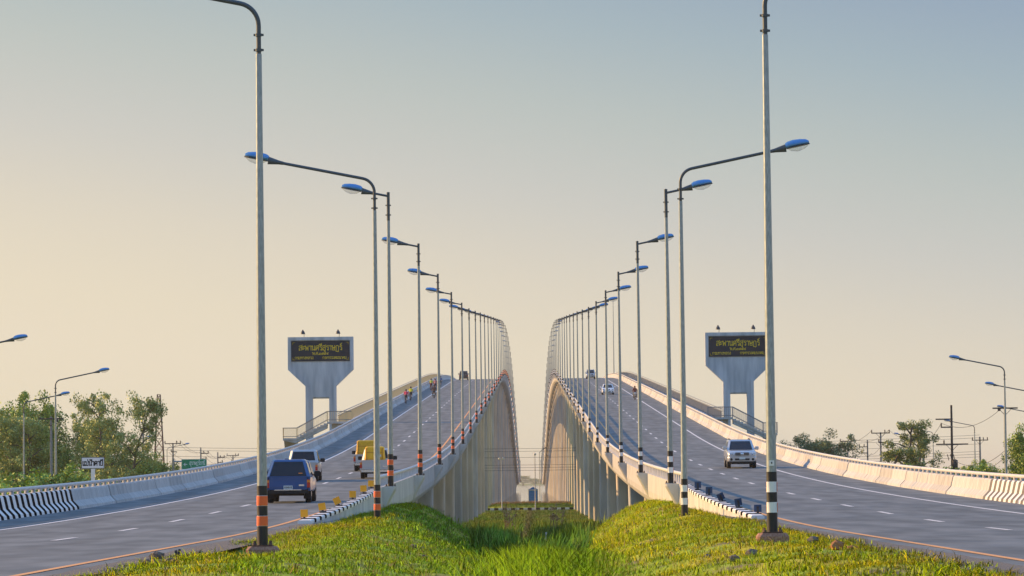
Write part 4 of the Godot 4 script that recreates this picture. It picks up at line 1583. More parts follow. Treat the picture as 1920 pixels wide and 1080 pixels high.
func make_island() -> void:
	var d := 585.0
	var y := -3.35
	var k := thing("painted_kerb", "low black and white kerb along the front of the far grass island", "kerb", Vector3(0, y, -d))
	var n := 0
	var x := -8.2
	while x < 9.0:
		many("kerb_block", box_mesh(Vector3(x + 0.32, 0.25, 0), Vector3(0.636, 0.5, 0.4)), M.white if n % 2 else M.black, k, n)
		n += 1
		x += 0.64
	var st := surf()
	box(st, Vector3(0.4, y + 0.2, -d - 14.2), Vector3(17.2, 0.5, 28.0))
	var lawn := mottled(c3(0.30, 0.42, 0.02), c3(0.52, 0.56, 0.05), 0.03, 0.3, 0.95)
	struct("traffic_island", done(st), lawn)
	var mound := surf()
	loft(mound, [PackedVector3Array([Vector3(-7.8, y + 0.4, -d - 1), Vector3(8.6, y + 0.4, -d - 1), Vector3(8.6, y + 0.4, -d - 26), Vector3(-7.8, y + 0.4, -d - 26)]), PackedVector3Array([Vector3(-4.5, y + 0.85, -d - 7), Vector3(5.3, y + 0.85, -d - 7), Vector3(5.3, y + 0.85, -d - 20), Vector3(-4.5, y + 0.85, -d - 20)])].map(func(r): r.reverse(); return r), false)
	struct("lawn_mound", done(mound), lawn)
	var st2 := surf()
	sweep_flat(st2, [[-1.0, 196.0, -0.6, 330.0], [-0.6, 330.0, 0.3, 584.0]], 0.9, -3.34)
	struct("dirt_path", done(st2), mottled(c3(0.16, 0.12, 0.09), c3(0.28, 0.22, 0.17), 0.03, 0.4, 0.95))
	# blue cabinet with a small pitched roof
	var b := thing("blue_cabinet", "small bright blue booth with a pointed roof standing in the gap between the bridges", "booth", Vector3(0.38, -2.85, -613.0))
	part("plinth", box_mesh(Vector3(0, 0.25, 0), Vector3(1.5, 0.5, 1.3)), M.barrier_concrete, b)
	part("body", box_mesh(Vector3(0, 1.6, 0), Vector3(1.36, 2.2, 1.2)), M.blue_metal, b)
	for e in [-0.72, 0.72]:
		part("corner_post", box_mesh(Vector3(e, 1.6, 0.62), Vector3(0.08, 2.3, 0.08)), M.galv, b)
	for i in 8:
		part("slat", box_mesh(Vector3(0, 0.75 + i * 0.25, 0.615), Vector3(1.2, 0.16, 0.03), Basis(Vector3(1, 0, 0), 0.3)), M.blue_metal, b)
	var rs := surf()
	prism(rs, PackedVector2Array([Vector2(-0.82, 2.72), Vector2(0.82, 2.72), Vector2(0.0, 3.15)]), -0.75, 0.78)
	part("roof", done(rs), M.blue_metal, b)
	part("letter_strip", box_mesh(Vector3(0, 2.6, 0.61), Vector3(1.2, 0.12, 0.03)), M.plate, b)
	# slim lamps near the island
	for q in [[0.66, 560.0, 8.3, 1, "slim lamp with a small round head in front of the blue booth"], [1.5, 640.0, 9.4, 2, "slim lamp with a slanted head right of the blue booth"], [-4.45, 585.0, 7.9, 0, "slim twin headed lamp before the left bridge's piers"]]:
		var o := thing("slim_lamp", q[4], "street lamp", Vector3(q[0], y, -float(q[1])))
		var ps := surf()
		tube(ps, PackedVector3Array([Vector3.ZERO, Vector3(0, q[2], 0)]), PackedFloat32Array([0.085, 0.05]), 8)
		part("pole", done(ps), M.pipe, o)
		var h: float = q[2]
		if q[3] == 2:
			var a := surf()
			tube(a, PackedVector3Array([Vector3(0, h - 0.1, 0), Vector3(0.5, h + 0.45, 0), Vector3(0.75, h + 0.6, 0)]), PackedFloat32Array([0.045]), 6)
			part("arm", done(a), M.arm, o)
			part("head", box_mesh(Vector3(0.95, h + 0.68, 0), Vector3(0.55, 0.2, 0.3), Basis(Vector3(0, 0, 1), 0.3)), M.trim, o)
		else:
			for e in [-1.0, 1.0] if q[3] == 0 else [0.0]:
				var hs := surf()
				lathe(hs, [Vector2(0.05, h), Vector2(0.18, h + 0.1), Vector2(0.2, h + 0.25), Vector2(0.1, h + 0.36), Vector2(0.0, h + 0.38)], 10, Vector3(0.28 * e, 0, 0))
				part("head", done(hs), M.white, o)
			if q[3] == 0:
				part("arm", box_mesh(Vector3(0, h, 0), Vector3(0.6, 0.06, 0.06)), M.pipe, o)
	# small blue gate behind the right barrier
	var g := thing("blue_gate", "dark blue slatted metal gate with paler posts behind the right barrier", "gate", Vector3(39.2, -2.6, -312.0))
	for i in 4:
		part("gate_post", box_mesh(Vector3(-1.6 + i * 1.15, 1.0, 0), Vector3(0.16, 2.2, 0.16)), M.rail if i % 2 else M.blue_metal, g)
	for i in 16:
		part("slat", box_mesh(Vector3(-1.5 + i * 0.21, 1.0, -0.1), Vector3(0.15, 1.9, 0.03)), M.blue_gate, g)
	part("top_bar", box_mesh(Vector3(0.1, 1.98, 0), Vector3(3.5, 0.1, 0.08)), M.blue_gate, g)

func sweep_flat(st: SurfaceTool, legs: Array, w: float, y: float) -> void:
	st.set_smooth_group(-1)
	for l in legs:
		quad(st, Vector3(l[0] - w / 2, y, -l[1]), Vector3(l[0] + w / 2, y, -l[1]), Vector3(l[2] + w / 2, y, -l[3]), Vector3(l[2] - w / 2, y, -l[3]))

# ------------------------------------------------------------------ vehicles (built facing -z, wheels on y = 0)

func rr(hw: float, y0: float, y1: float, z: float, r := 0.12) -> PackedVector3Array:
	# rounded section of a body, counter-clockwise seen from behind
	var out := PackedVector3Array()
	for q in [[1, -1, -90.0], [1, 1, 0.0], [-1, 1, 90.0], [-1, -1, 180.0]]:
		for k in 4:
			var a := deg_to_rad(q[2] + 30.0 * k)
			out.append(Vector3(q[0] * (hw - r) + cos(a) * r, (y0 + r if q[1] < 0 else y1 - r) + sin(a) * r, z))
	return out

func house(st: SurfaceTool, b: Array, t: Array, c := 0.1) -> void:
	# a cabin: b and t are [rear z, front z, half width, y] at its foot and at its top, with cut corners
	var ring := func(q: Array, inset: float) -> PackedVector3Array:
		var zr: float = q[0] - inset
		var zf: float = q[1] + inset
		var w: float = q[2] - inset
		var y: float = q[3]
		return PackedVector3Array([Vector3(w - c, y, zr), Vector3(w, y, zr - c), Vector3(w, y, zf + c), Vector3(w - c, y, zf), Vector3(-w + c, y, zf), Vector3(-w, y, zf + c), Vector3(-w, y, zr - c), Vector3(-w + c, y, zr)])
	var t2 := t.duplicate()
	t2[3] = t[3] - 0.05
	var rings := [ring.call(b, 0.0), ring.call(t2, 0.0), ring.call(t, 0.07)]
	loft(st, rings, false)

func pane(o: Node3D, b: Array, t: Array, face: String, u0: float, u1: float, v0: float, v1: float, called := "window", m: Material = null, c := 0.1) -> void:
	var y0: float = b[3]
	var y1: float = t[3] - 0.05
	var at := func(u: float, v: float) -> Vector3:
		var w := lerpf(b[2], t[2], v)
		var zr := lerpf(b[0], t[0], v)
		var zf := lerpf(b[1], t[1], v)
		var y := lerpf(y0, y1, v)
		match face:
			"rear": return Vector3(lerpf(-w + c, w - c, u), y, zr)
			"front": return Vector3(lerpf(w - c, -w + c, u), y, zf)
			"right": return Vector3(w, y, lerpf(zr - c, zf + c, u))
		return Vector3(-w, y, lerpf(zf + c, zr - c, u))
	var p0: Vector3 = at.call(u0, v0)
	var p1: Vector3 = at.call(u1, v0)
	var p2: Vector3 = at.call(u1, v1)
	var p3: Vector3 = at.call(u0, v1)
	var n := (p1 - p0).cross(p3 - p0).normalized()
	var st := surf()
	st.set_smooth_group(-1)
	var f := n * 0.012
	var back := n * -0.02
	quad(st, p0 + f, p1 + f, p2 + f, p3 + f)
	for q in [[p0, p1], [p1, p2], [p2, p3], [p3, p0]]:
		quad(st, q[0] + back, q[1] + back, q[1] + f, q[0] + f)
	part(called, done(st), M.glass if m == null else m, o)

func wheel(o: Node3D, x: float, z: float, r: float, w: float) -> void:
	var bs := Basis(Vector3(0, 0, 1), -PI / 2)
	var t := Node3D.new()
	t.name = "wheel" if not o.has_node("wheel") else "wheel_%03d" % o.get_children().filter(func(c): return String(c.name).begins_with("wheel")).size()
	t.position = Vector3(x, r, z)
	o.add_child(t)
	var st := surf()
	lathe(st, [Vector2(r * 0.62, -w / 2), Vector2(r * 0.93, -w / 2), Vector2(r, -w / 2 + 0.03), Vector2(r, w / 2 - 0.03), Vector2(r * 0.93, w / 2), Vector2(r * 0.62, w / 2)], 20, Vector3.ZERO, bs)
	part("tyre", done(st), M.tyre, t)
	st = surf()
	lathe(st, [Vector2(0.05, -w / 2 - 0.01), Vector2(r * 0.6, -w / 2 + 0.015), Vector2(r * 0.63, -w / 2), Vector2(r * 0.63, w / 2), Vector2(r * 0.6, w / 2 - 0.015), Vector2(0.05, w / 2 + 0.01)], 14, Vector3.ZERO, bs)
	part("rim", done(st), M.rim, t)

func mirrors(o: Node3D, x: float, y: float, z: float, m: Material) -> void:
	for e in [-1.0, 1.0]:
		var st := surf()
		loft(st, [rr(0.12, y - 0.1, y + 0.1, z + 0.07, 0.05), rr(0.10, y - 0.08, y + 0.08, z - 0.08, 0.05)].map(func(r): return shift(r, Vector3(e * (x + 0.12), 0, 0))), false)
		rod(st, Vector3(e * (x - 0.05), y - 0.05, z), Vector3(e * (x + 0.06), y - 0.02, z), 0.03)
		part("mirror", done(st), m, o)

func shift(r: PackedVector3Array, d: Vector3) -> PackedVector3Array:
	var out := PackedVector3Array()
	for p in r:
		out.append(p + d)
	return out

func plate_on(o: Node3D, y: float, z: float, e: float) -> void:
	part("number_plate", box_mesh(Vector3(0, y, z), Vector3(0.34, 0.15, 0.02)), M.plate, o)
	var st := surf()
	for k in 6:
		box(st, Vector3(-0.12 + 0.048 * k, y + 0.01, z + 0.012 * e), Vector3(0.026, 0.07 if k % 2 else 0.055, 0.006))
	part("plate_marks", done(st), M.trim, o)

func pickup(o: Node3D, m: Material, canopy: bool, cargo: Array, h: float, dark_bumper: bool) -> void:
	var W := 0.83
	var st := surf()
	loft(st, [rr(W, 0.40, 0.95, 0.72), rr(W, 0.38, 0.97, -0.78), rr(W, 0.40, 0.99, -0.95), rr(W - 0.02, 0.42, 0.92, -2.0), rr(W - 0.06, 0.46, 0.84, -2.35), rr(W - 0.14, 0.5, 0.74, -2.42)])
	part("body", done(st), m, o)
	var b := [0.74, -0.95, W - 0.03, 0.93]
	var t := [0.50, -0.18, W - 0.17, h]
	st = surf()
	house(st, b, t)
	part("cab", done(st), m, o)
	pane(o, b, t, "rear", 0.04, 0.96, 0.22, 0.92, "rear_window")
	pane(o, b, t, "front", 0.03, 0.97, 0.14, 0.93, "windscreen")
	for f in ["left", "right"]:
		pane(o, b, t, f, 0.06, 0.60 if f == "left" else 0.94, 0.16, 0.90, "side_window")
	# load bed
	part("bed_floor", box_mesh(Vector3(0, 0.56, 1.5), Vector3(1.56, 0.06, 1.54)), m, o)
	for e in [-1.0, 1.0]:
		st = surf()
		loft(st, [shift(rr(0.045, 0.44, 0.98, 2.28, 0.04), Vector3(e * (W - 0.045), 0, 0)), shift(rr(0.045, 0.44, 0.98, 0.76, 0.04), Vector3(e * (W - 0.045), 0, 0))], false)
		part("bed_side", done(st), m, o)
		part("wheel_arch", box_mesh(Vector3(e * (W - 0.14), 0.68, 1.45), Vector3(0.2, 0.24, 0.9)), M.under, o)
	st = surf()
	box(st, Vector3(0, 0.735, 2.305), Vector3(1.42, 0.47, 0.05))
	part("tailgate", done(st), m, o)
	st = surf()
	box(st, Vector3(0, 0.9, 2.336), Vector3(1.38, 0.035, 0.02))
	box(st, Vector3(0, 0.6, 2.336), Vector3(1.38, 0.025, 0.02))
	box(st, Vector3(0, 0.98, 2.3), Vector3(1.5, 0.035, 0.09))
	part("tailgate_trim", done(st), m if not dark_bumper else M.paint_blue, o)
	part("tailgate_badge", box_mesh(Vector3(0.5, 0.66, 2.34), Vector3(0.2, 0.06, 0.012)), M.chrome, o)
	for e in [-1.0, 1.0]:
		var lamp := part("tail_light", box_mesh(Vector3(e * 0.765, 0.72, 2.30), Vector3(0.12, 0.30, 0.07)), M.tail, o)
		part("indicator", box_mesh(Vector3(e * 0.765, 0.81, 2.337), Vector3(0.11, 0.09, 0.012)), M.amber, lamp)
	part("rear_bumper", box_mesh(Vector3(0, 0.42, 2.40), Vector3(1.5, 0.13, 0.16)), M.under if dark_bumper else M.chrome, o)
	part("front_bumper", box_mesh(Vector3(0, 0.5, -2.42), Vector3(1.56, 0.2, 0.14)), M.under, o)
	part("underbody", box_mesh(Vector3(0, 0.36, 0.2), Vector3(1.2, 0.18, 4.2)), M.under, o)
	if dark_bumper:
		part("bumper_bar", box_mesh(Vector3(0, 0.49, 2.47), Vector3(1.0, 0.03, 0.03)), M.chrome, o)
		for e in [-1.0, 1.0]:
			part("mud_flap", box_mesh(Vector3(e * 0.68, 0.30, 1.86), Vector3(0.26, 0.3, 0.02)), M.under, o)
	plate_on(o, 0.50 if not dark_bumper else 0.575, 2.34 if dark_bumper else 2.49, 1.0)
	for e in [-1.0, 1.0]:
		wheel(o, e * (W - 0.12), 1.45, 0.33, 0.22)
		wheel(o, e * (W - 0.12), -1.5, 0.33, 0.22)
	mirrors(o, W - 0.02, 1.06, -0.62, M.under)
	if canopy:
		var cb := [2.28, 0.76, W - 0.02, 0.985]
		var ct := [1.92, 0.74, W - 0.20, h + 0.04]
		st = surf()
		house(st, cb, ct, 0.09)
		part("canopy", done(st), m, o)
		pane(o, cb, ct, "rear", 0.02, 0.98, 0.03, 0.93, "canopy_rear_window", null, 0.09)
		pane(o, cb, ct, "right", 0.1, 0.92, 0.2, 0.85, "canopy_side_window", null, 0.09)
		pane(o, cb, ct, "left", 0.1, 0.92, 0.2, 0.85, "canopy_side_window", null, 0.09)
		part("window_sticker", box_mesh(Vector3(0.46, 1.10, 2.24), Vector3(0.14, 0.035, 0.03), Basis(Vector3(1, 0, 0), -0.5)), M.amber, o)
	if cargo.size():
		st = surf()
		var w: float = cargo[1]
		var hh: float = cargo[2]
		house(st, [2.06, 0.80, w / 2, 0.6], [1.96, 0.90, w / 2 - 0.09, 0.6 + hh], 0.07)
		var box_ := part("cargo_crate", done(st), M.cargo if w < 1.3 else M.cargo_far, o, Vector3(cargo[0], 0, 0))
		for yy in [0.40, 0.72]:
			st = surf()
			var hw := lerpf(w / 2, w / 2 - 0.09, yy) + 0.012
			box(st, Vector3(0, 0.6 + hh * yy, 1.43), Vector3(hw * 2.0 - 0.14, 0.035, 2.0 * lerpf(0.63, 0.53, yy) + 0.02))
			part("crate_rib", done(st), M.crate_rib, box_)
		for e in [-1.0, 1.0]:
			part("stake", box_mesh(Vector3(e * (w / 2 - 0.16), 0.6 + hh * 0.5, 2.03), Vector3(0.05, hh * 0.86, 0.04), Basis(Vector3(1, 0, 0), -0.09)), M.crate_rib, box_)
		part("crate_label", box_mesh(Vector3(cargo[1] * 0.2, 0.6 + cargo[2] * 0.56, 2.03), Vector3(0.26, 0.12, 0.02)), M.plate, box_)

func wagon(o: Node3D, m: Material, h: float, belt: float, kind: String) -> void:
	# a closed car: "suv" or "sedan"
	var W := 0.84
	var suv := kind == "suv"
	var st := surf()
	if suv:
		loft(st, [rr(W - 0.05, 0.42, belt - 0.02, 2.2), rr(W, 0.38, belt, 2.0), rr(W, 0.38, belt, -0.8), rr(W, 0.40, belt + 0.01, -1.0), rr(W - 0.01, 0.42, belt - 0.05, -1.8), rr(W - 0.04, 0.44, belt - 0.12, -2.12), rr(W - 0.10, 0.5, belt - 0.2, -2.2)])
	else:
		loft(st, [rr(W - 0.08, 0.34, belt - 0.04, 2.2), rr(W, 0.28, belt + 0.02, 1.9), rr(W, 0.26, belt, -0.9), rr(W, 0.28, belt - 0.02, -1.2), rr(W - 0.02, 0.3, belt - 0.14, -1.9), rr(W - 0.09, 0.34, belt - 0.26, -2.2)])
	part("body", done(st), m, o)
	var b := [2.1, -1.0, W - 0.03, belt - 0.03] if suv else [1.5, -1.05, W - 0.05, belt - 0.03]
	var t := [1.85, -0.25, W - 0.17, h] if suv else [0.75, -0.2, W - 0.22, h]
	st = surf()
	house(st, b, t)
	part("cabin", done(st), m, o)
	pane(o, b, t, "front", 0.02, 0.98, 0.08, 0.93, "windscreen")
	pane(o, b, t, "rear", 0.04, 0.96, 0.15, 0.92, "rear_window")
	for f in ["left", "right"]:
		pane(o, b, t, f, 0.05, 0.48, 0.14, 0.90, "side_window")
		pane(o, b, t, f, 0.52, 0.95, 0.14, 0.90, "side_window")
	var nose_y := belt - 0.22
	var zf := -2.2 if suv else -2.16
	part("grille", box_mesh(Vector3(0, nose_y, zf - 0.02), Vector3(0.78 if suv else 0.5, 0.17 if suv else 0.12, 0.06)), M.under, o)
	for k in 3:
		part("grille_bar", box_mesh(Vector3(0, nose_y - 0.05 + 0.05 * k, zf - 0.055), Vector3(0.74 if suv else 0.46, 0.012, 0.012)), M.rim, o)
	st = surf()
	lathe(st, [Vector2(0.10, 0.0), Vector2(0.11, 0.01), Vector2(0.10, 0.025), Vector2(0.0, 0.03)], 14, Vector3(0, nose_y, zf - 0.05), Basis(Vector3(1, 0, 0), -PI / 2) * Basis.from_scale(Vector3(1, 1, 0.65)))
	part("badge", done(st), M.chrome, o)
	if suv:
		for e in [-1.0, 1.0]:
			st = surf()
			rod(st, Vector3(e * 0.10, nose_y + 0.08, zf - 0.05), Vector3(e * 0.05, nose_y - 0.08, zf - 0.05), 0.014)
			part("grille_wing", done(st), M.chrome, o)
	for e in [-1.0, 1.0]:
		st = surf()
		loft(st, [shift(rr(0.145, nose_y - 0.09, nose_y + 0.10, zf + 0.14, 0.05), Vector3(e * (W - 0.22), 0, 0)), shift(rr(0.135, nose_y - 0.08, nose_y + 0.08, zf - 0.025, 0.05), Vector3(e * (W - 0.23), 0, 0))])
		var hl := part("headlight", done(st), M.headlamp, o)
		st = surf()
		lathe(st, [Vector2(0.055, 0.0), Vector2(0.06, 0.015), Vector2(0.0, 0.02)], 12, Vector3(e * (W - 0.24), nose_y, zf - 0.025), Basis(Vector3(1, 0, 0), -PI / 2))
		part("reflector", done(st), M.chrome, hl)
		st = surf()
		lathe(st, [Vector2(0.075, 0.0), Vector2(0.075, 0.02), Vector2(0.0, 0.022)], 12, Vector3(e * (W - 0.22), nose_y - 0.31, zf - 0.10), Basis(Vector3(1, 0, 0), -PI / 2))
		part("fog_light", done(st), M.under, o)
		part("tail_light", box_mesh(Vector3(e * (W - 0.12), belt - 0.2, 2.19), Vector3(0.16, 0.28, 0.05)), M.tail, o)
	st = surf()
	loft(st, [rr(W + 0.005, nose_y - 0.46, nose_y - 0.12, zf + 0.35, 0.08), rr(W - 0.03, nose_y - 0.44, nose_y - 0.13, zf - 0.02, 0.08), rr(W - 0.12, nose_y - 0.42, nose_y - 0.15, zf - 0.10, 0.08)])
	part("front_bumper", done(st), m, o)
	part("lower_grille", box_mesh(Vector3(0, nose_y - 0.31, zf - 0.10), Vector3(0.84 if suv else 0.7, 0.11, 0.05)), M.under, o)
	part("skid_plate", box_mesh(Vector3(0, nose_y - 0.46, zf + 0.02), Vector3(1.4, 0.14, 0.14)), M.under, o)
	part("rear_bumper", box_mesh(Vector3(0, 0.5, 2.2), Vector3(1.6, 0.22, 0.12)), m, o)
	part("underbody", box_mesh(Vector3(0, 0.32, 0), Vector3(1.2, 0.16, 3.9)), M.under, o)
	part("number_plate", box_mesh(Vector3(0, nose_y - 0.24, zf - 0.135), Vector3(0.34, 0.14, 0.02)), M.plate, o)
	var r := 0.34 if suv else 0.30
	for e in [-1.0, 1.0]:
		wheel(o, e * (W - 0.11), 1.35, r, 0.22)
		wheel(o, e * (W - 0.11), -1.38, r, 0.22)
	mirrors(o, W - 0.02, belt + 0.09, -0.72, m)
	if suv:
		for e in [-1.0, 1.0]:
			st = surf()
			rod(st, Vector3(e * 0.58, h + 0.05, 1.6), Vector3(e * 0.58, h + 0.05, -0.1), 0.022)
			box(st, Vector3(e * 0.58, h + 0.01, 1.55), Vector3(0.05, 0.08, 0.1))
			box(st, Vector3(e * 0.58, h + 0.01, -0.05), Vector3(0.05, 0.08, 0.1))
			part("roof_rail", done(st), M.under, o)

func placed_vehicle(called: String, label: String, category: String, x: float, d: float, away: bool) -> Node3D:
	var o := thing(called, label, category, Vector3(x, road(d) + 0.004, -d))
	var a := atan(slope(d))
	o.basis = Basis(Vector3(1, 0, 0), a) * (Basis.IDENTITY if away else Basis(Vector3.UP, PI))
	return o

func make_vehicles() -> void:
	var o := placed_vehicle("pickup_truck", "dark blue pickup truck with a glazed canopy over its bed, nearest vehicle", "pickup truck", -9.05, 144.6, true)
	pickup(o, M.paint_blue, true, [], 1.58, true)
	o = placed_vehicle("pickup_truck", "pale silver pickup truck with an empty bed just ahead of the blue one", "pickup truck", -11.75, 198.0, true)
	pickup(o, M.paint_pale, false, [], 1.62, false)
	o = placed_vehicle("pickup_truck", "silver pickup truck with a yellow crate, nearer of the two beside the median", "pickup truck", -8.2, 204.0, true)
	pickup(o, M.paint_silver, false, [-0.06, 1.16, 1.10], 1.58, false)
	o = placed_vehicle("pickup_truck", "silver pickup truck with a taller yellow load, half hidden farther ahead", "pickup truck", -9.55, 226.0, true)
	pickup(o, M.paint_silver, false, [0.0, 1.45, 1.2], 1.6, false)
	o = placed_vehicle("dark_car", "dark car going over the crest of the left bridge", "car", -12.1, 702.0, true)
	wagon(o, M.paint_dark, 1.66, 1.02, "suv")
	o = placed_vehicle("silver_suv", "silver off-road car with roof rails coming down the right bridge", "car", 12.2, 222.0, false)
	wagon(o, M.paint_silver, 1.62, 1.05, "suv")
	o = placed_vehicle("white_sedan", "white saloon car coming towards the viewer near the right bridge's top", "car", 10.7, 522.0, false)
	wagon(o, M.paint_white, 1.42, 0.92, "sedan")
	o = placed_vehicle("grey_suv", "boxy pale car with a dark windscreen just cresting the right bridge", "car", 11.1, 692.0, false)
	wagon(o, M.paint_pale, 1.7, 1.02, "suv")

# ------------------------------------------------------------------ people: one skin over a skeleton of tapered bones

func figure_skin(bones: Array, cell: float) -> Array:
	# bones: [a, b, ra, rb, colour slot]; returns [vertices, normals, slots, indices] by surface nets
	var lo := Vector3.ONE * 1e9
	var hi := -lo
	for b in bones:
		for e in 2:
			var r := Vector3.ONE * (float(b[2 + e]) + cell * 3)
			lo = lo.min(b[e] - r)
			hi = hi.max(b[e] + r)
	var n := Vector3i(((hi - lo) / cell).ceil()) + Vector3i.ONE
	var f := PackedFloat32Array()
	f.resize(n.x * n.y * n.z)
	f.fill(1.0)
	var acc := PackedFloat32Array()
	acc.resize(f.size())
	var sharp := 1.0 / 0.022
	for b in bones:
		var A: Vector3 = b[0]
		var B: Vector3 = b[1]
		var big := maxf(b[2], b[3]) + 0.10
		var p0 := Vector3i(((A.min(B) - Vector3.ONE * big - lo) / cell).floor()).clamp(Vector3i.ZERO, n - Vector3i.ONE)
		var p1 := Vector3i(((A.max(B) + Vector3.ONE * big - lo) / cell).ceil()).clamp(Vector3i.ZERO, n - Vector3i.ONE)
		var ab := B - A
		var inv := 1.0 / maxf(ab.length_squared(), 1e-6)
		for z in range(p0.z, p1.z + 1):
			for y in range(p0.y, p1.y + 1):
				var row := (z * n.y + y) * n.x
				for x in range(p0.x, p1.x + 1):
					var p := lo + Vector3(x, y, z) * cell
					var t := clampf((p - A).dot(ab) * inv, 0.0, 1.0)
					var dist := p.distance_to(A + ab * t) - lerpf(b[2], b[3], t)
					acc[row + x] += exp(-dist * sharp)
	for i in f.size():
		if acc[i] > 1e-12:
			f[i] = -log(acc[i]) / sharp
	var verts := PackedVector3Array()
	var slots := PackedInt32Array()
	var idx := PackedInt32Array()
	var at := {}
	var sx := 1
	var sy := n.x
	var sz := n.x * n.y
	for z in n.z - 1:
		for y in n.y - 1:
			for x in n.x - 1:
				var i := x + y * sy + z * sz
				var mask := 0
				for c in 8:
					if f[i + (c & 1) * sx + ((c >> 1) & 1) * sy + ((c >> 2) & 1) * sz] < 0.0:
						mask |= 1 << c
				if mask == 0 or mask == 255:
					continue
				var sum := Vector3.ZERO
				var cnt := 0
				for e in [[0, 1], [2, 3], [4, 5], [6, 7], [0, 2], [1, 3], [4, 6], [5, 7], [0, 4], [1, 5], [2, 6], [3, 7]]:
					if ((mask >> e[0]) & 1) == ((mask >> e[1]) & 1):
						continue
					var pa := Vector3(e[0] & 1, (e[0] >> 1) & 1, (e[0] >> 2) & 1)
					var pb := Vector3(e[1] & 1, (e[1] >> 1) & 1, (e[1] >> 2) & 1)
					var fa := f[i + (e[0] & 1) * sx + ((e[0] >> 1) & 1) * sy + ((e[0] >> 2) & 1) * sz]
					var fb := f[i + (e[1] & 1) * sx + ((e[1] >> 1) & 1) * sy + ((e[1] >> 2) & 1) * sz]
					sum += pa.lerp(pb, fa / (fa - fb))
					cnt += 1
				var p := lo + (Vector3(x, y, z) + sum / cnt) * cell
				at[i] = verts.size()
				verts.append(p)
				var best := 1e9
				var slot := 0
				for b in bones:
					var ab: Vector3 = b[1] - b[0]
					var t := clampf((p - b[0]).dot(ab) / maxf(ab.length_squared(), 1e-6), 0, 1)
					var dist := p.distance_to(b[0] + ab * t) - lerpf(b[2], b[3], t)
					if dist < best:
						best = dist
						slot = b[4]
				slots.append(slot)
	for i in at:
		for ax in [[sx, sy, sz], [sy, sz, sx], [sz, sx, sy]]:
			var a: int = ax[0]
			var b: int = ax[1]
			var c: int = ax[2]
			# the edge from corner i along a
			if i - b < 0 or i - c < 0 or not (at.has(i - b) and at.has(i - c) and at.has(i - b - c)):
				continue
			var s0 := f[i] < 0.0
			if s0 == (f[i + a] < 0.0):
				continue
			var q := [at[i], at[i - b], at[i - b - c], at[i - c]]
			if not s0:
				q.reverse()
			for k in [0, 1, 2, 0, 2, 3]:
				idx.append(q[k])
	return [verts, slots, idx]

func skin_mesh(skin: Array, colours: Array) -> ArrayMesh:
	var st := surf()
	st.set_smooth_group(0)
	for i in skin[2]:
		st.set_color(colours[skin[1][i]])
		st.add_vertex(skin[0][i])
	return done(st)

func rider_bones(moto: bool) -> Array:
	# slots: 0 skin, 1 shirt, 2 shorts or trousers, 3 shoes, 4 hair or helmet
	var hip := Vector3(0, 0.95, 0.12) if not moto else Vector3(0, 0.86, 0.18)
	var chest := hip + (Vector3(0, 0.42, -0.22) if not moto else Vector3(0, 0.46, -0.06))
	var neck := chest + Vector3(0, 0.13, -0.07)
	var head := neck + Vector3(0, 0.15, -0.06)
	var out := [
		[hip, hip + Vector3(0, 0.12, -0.05), 0.15, 0.145, 2], [hip + Vector3(0, 0.14, -0.06), chest, 0.14, 0.155, 1],
		[chest, neck, 0.12, 0.06, 1], [neck, head, 0.05, 0.055, 0], [head, head + Vector3(0, 0.03, -0.03), 0.095, 0.085, 0],
		[head + Vector3(0, 0.06, 0.01), head + Vector3(0, 0.09, -0.02), 0.105, 0.09, 4],
		[head + Vector3(0, -0.02, -0.11), head + Vector3(0, -0.03, -0.12), 0.022, 0.015, 0],
	]
	for e in [-1.0, 1.0]:
		var sh: Vector3 = chest + Vector3(0.19 * e, 0.06, -0.03)
		var elbow := sh + Vector3(0.06 * e, -0.24, -0.14)
		var hand := Vector3(0.27 * e, 1.03, -0.50) if not moto else Vector3(0.31 * e, 1.0, -0.40)
		out.append_array([[chest + Vector3(0.08 * e, 0.05, -0.02), sh, 0.10, 0.072, 1], [sh, sh.lerp(elbow, 0.7), 0.062, 0.055, 1], [sh.lerp(elbow, 0.7), elbow, 0.047, 0.042, 0], [elbow, hand, 0.042, 0.03, 0]])
		out.append([hand, hand + Vector3(0, -0.01, -0.06), 0.034, 0.03, 0])
		for k in 4:
			var kn := hand + Vector3((k - 1.5) * 0.021, 0.02, -0.07)
			out.append([kn, kn + Vector3(0, -0.035, -0.035 + 0.006 * absf(k - 1.2)), 0.011, 0.009, 0])
		out.append([hand + Vector3(-0.03 * e, 0, -0.03), hand + Vector3(-0.05 * e, -0.02, -0.07), 0.012, 0.010, 0])
		var th: Vector3 = hip + Vector3(0.09 * e, -0.02, 0)
		var up: bool = float(e) > 0.0
		var knee := Vector3(0.11 * e, 0.72 if up else 0.55, -0.26 if up else -0.10) if not moto else Vector3(0.20 * e, 0.66, -0.24)
		var foot := Vector3(0.11 * e, 0.40 if up else 0.16, -0.04 if up else 0.04) if not moto else Vector3(0.19 * e, 0.27, -0.02)
		out.append_array([[th, knee, 0.098, 0.062, 2], [knee, foot, 0.056, 0.036, 0 if not moto else 2], [foot + Vector3(0, -0.02, 0.03), foot + Vector3(0, -0.04, -0.14), 0.042, 0.034, 3]])
	return out

func ring_tube(st: SurfaceTool, c: Vector3, r: float, t: float, n := 24) -> void:
	var pts := PackedVector3Array()
	for k in n + 1:
		pts.append(c + Vector3(0, cos(TAU * k / n) * r, sin(TAU * k / n) * r))
	tube(st, pts, PackedFloat32Array([t]), 6, false)

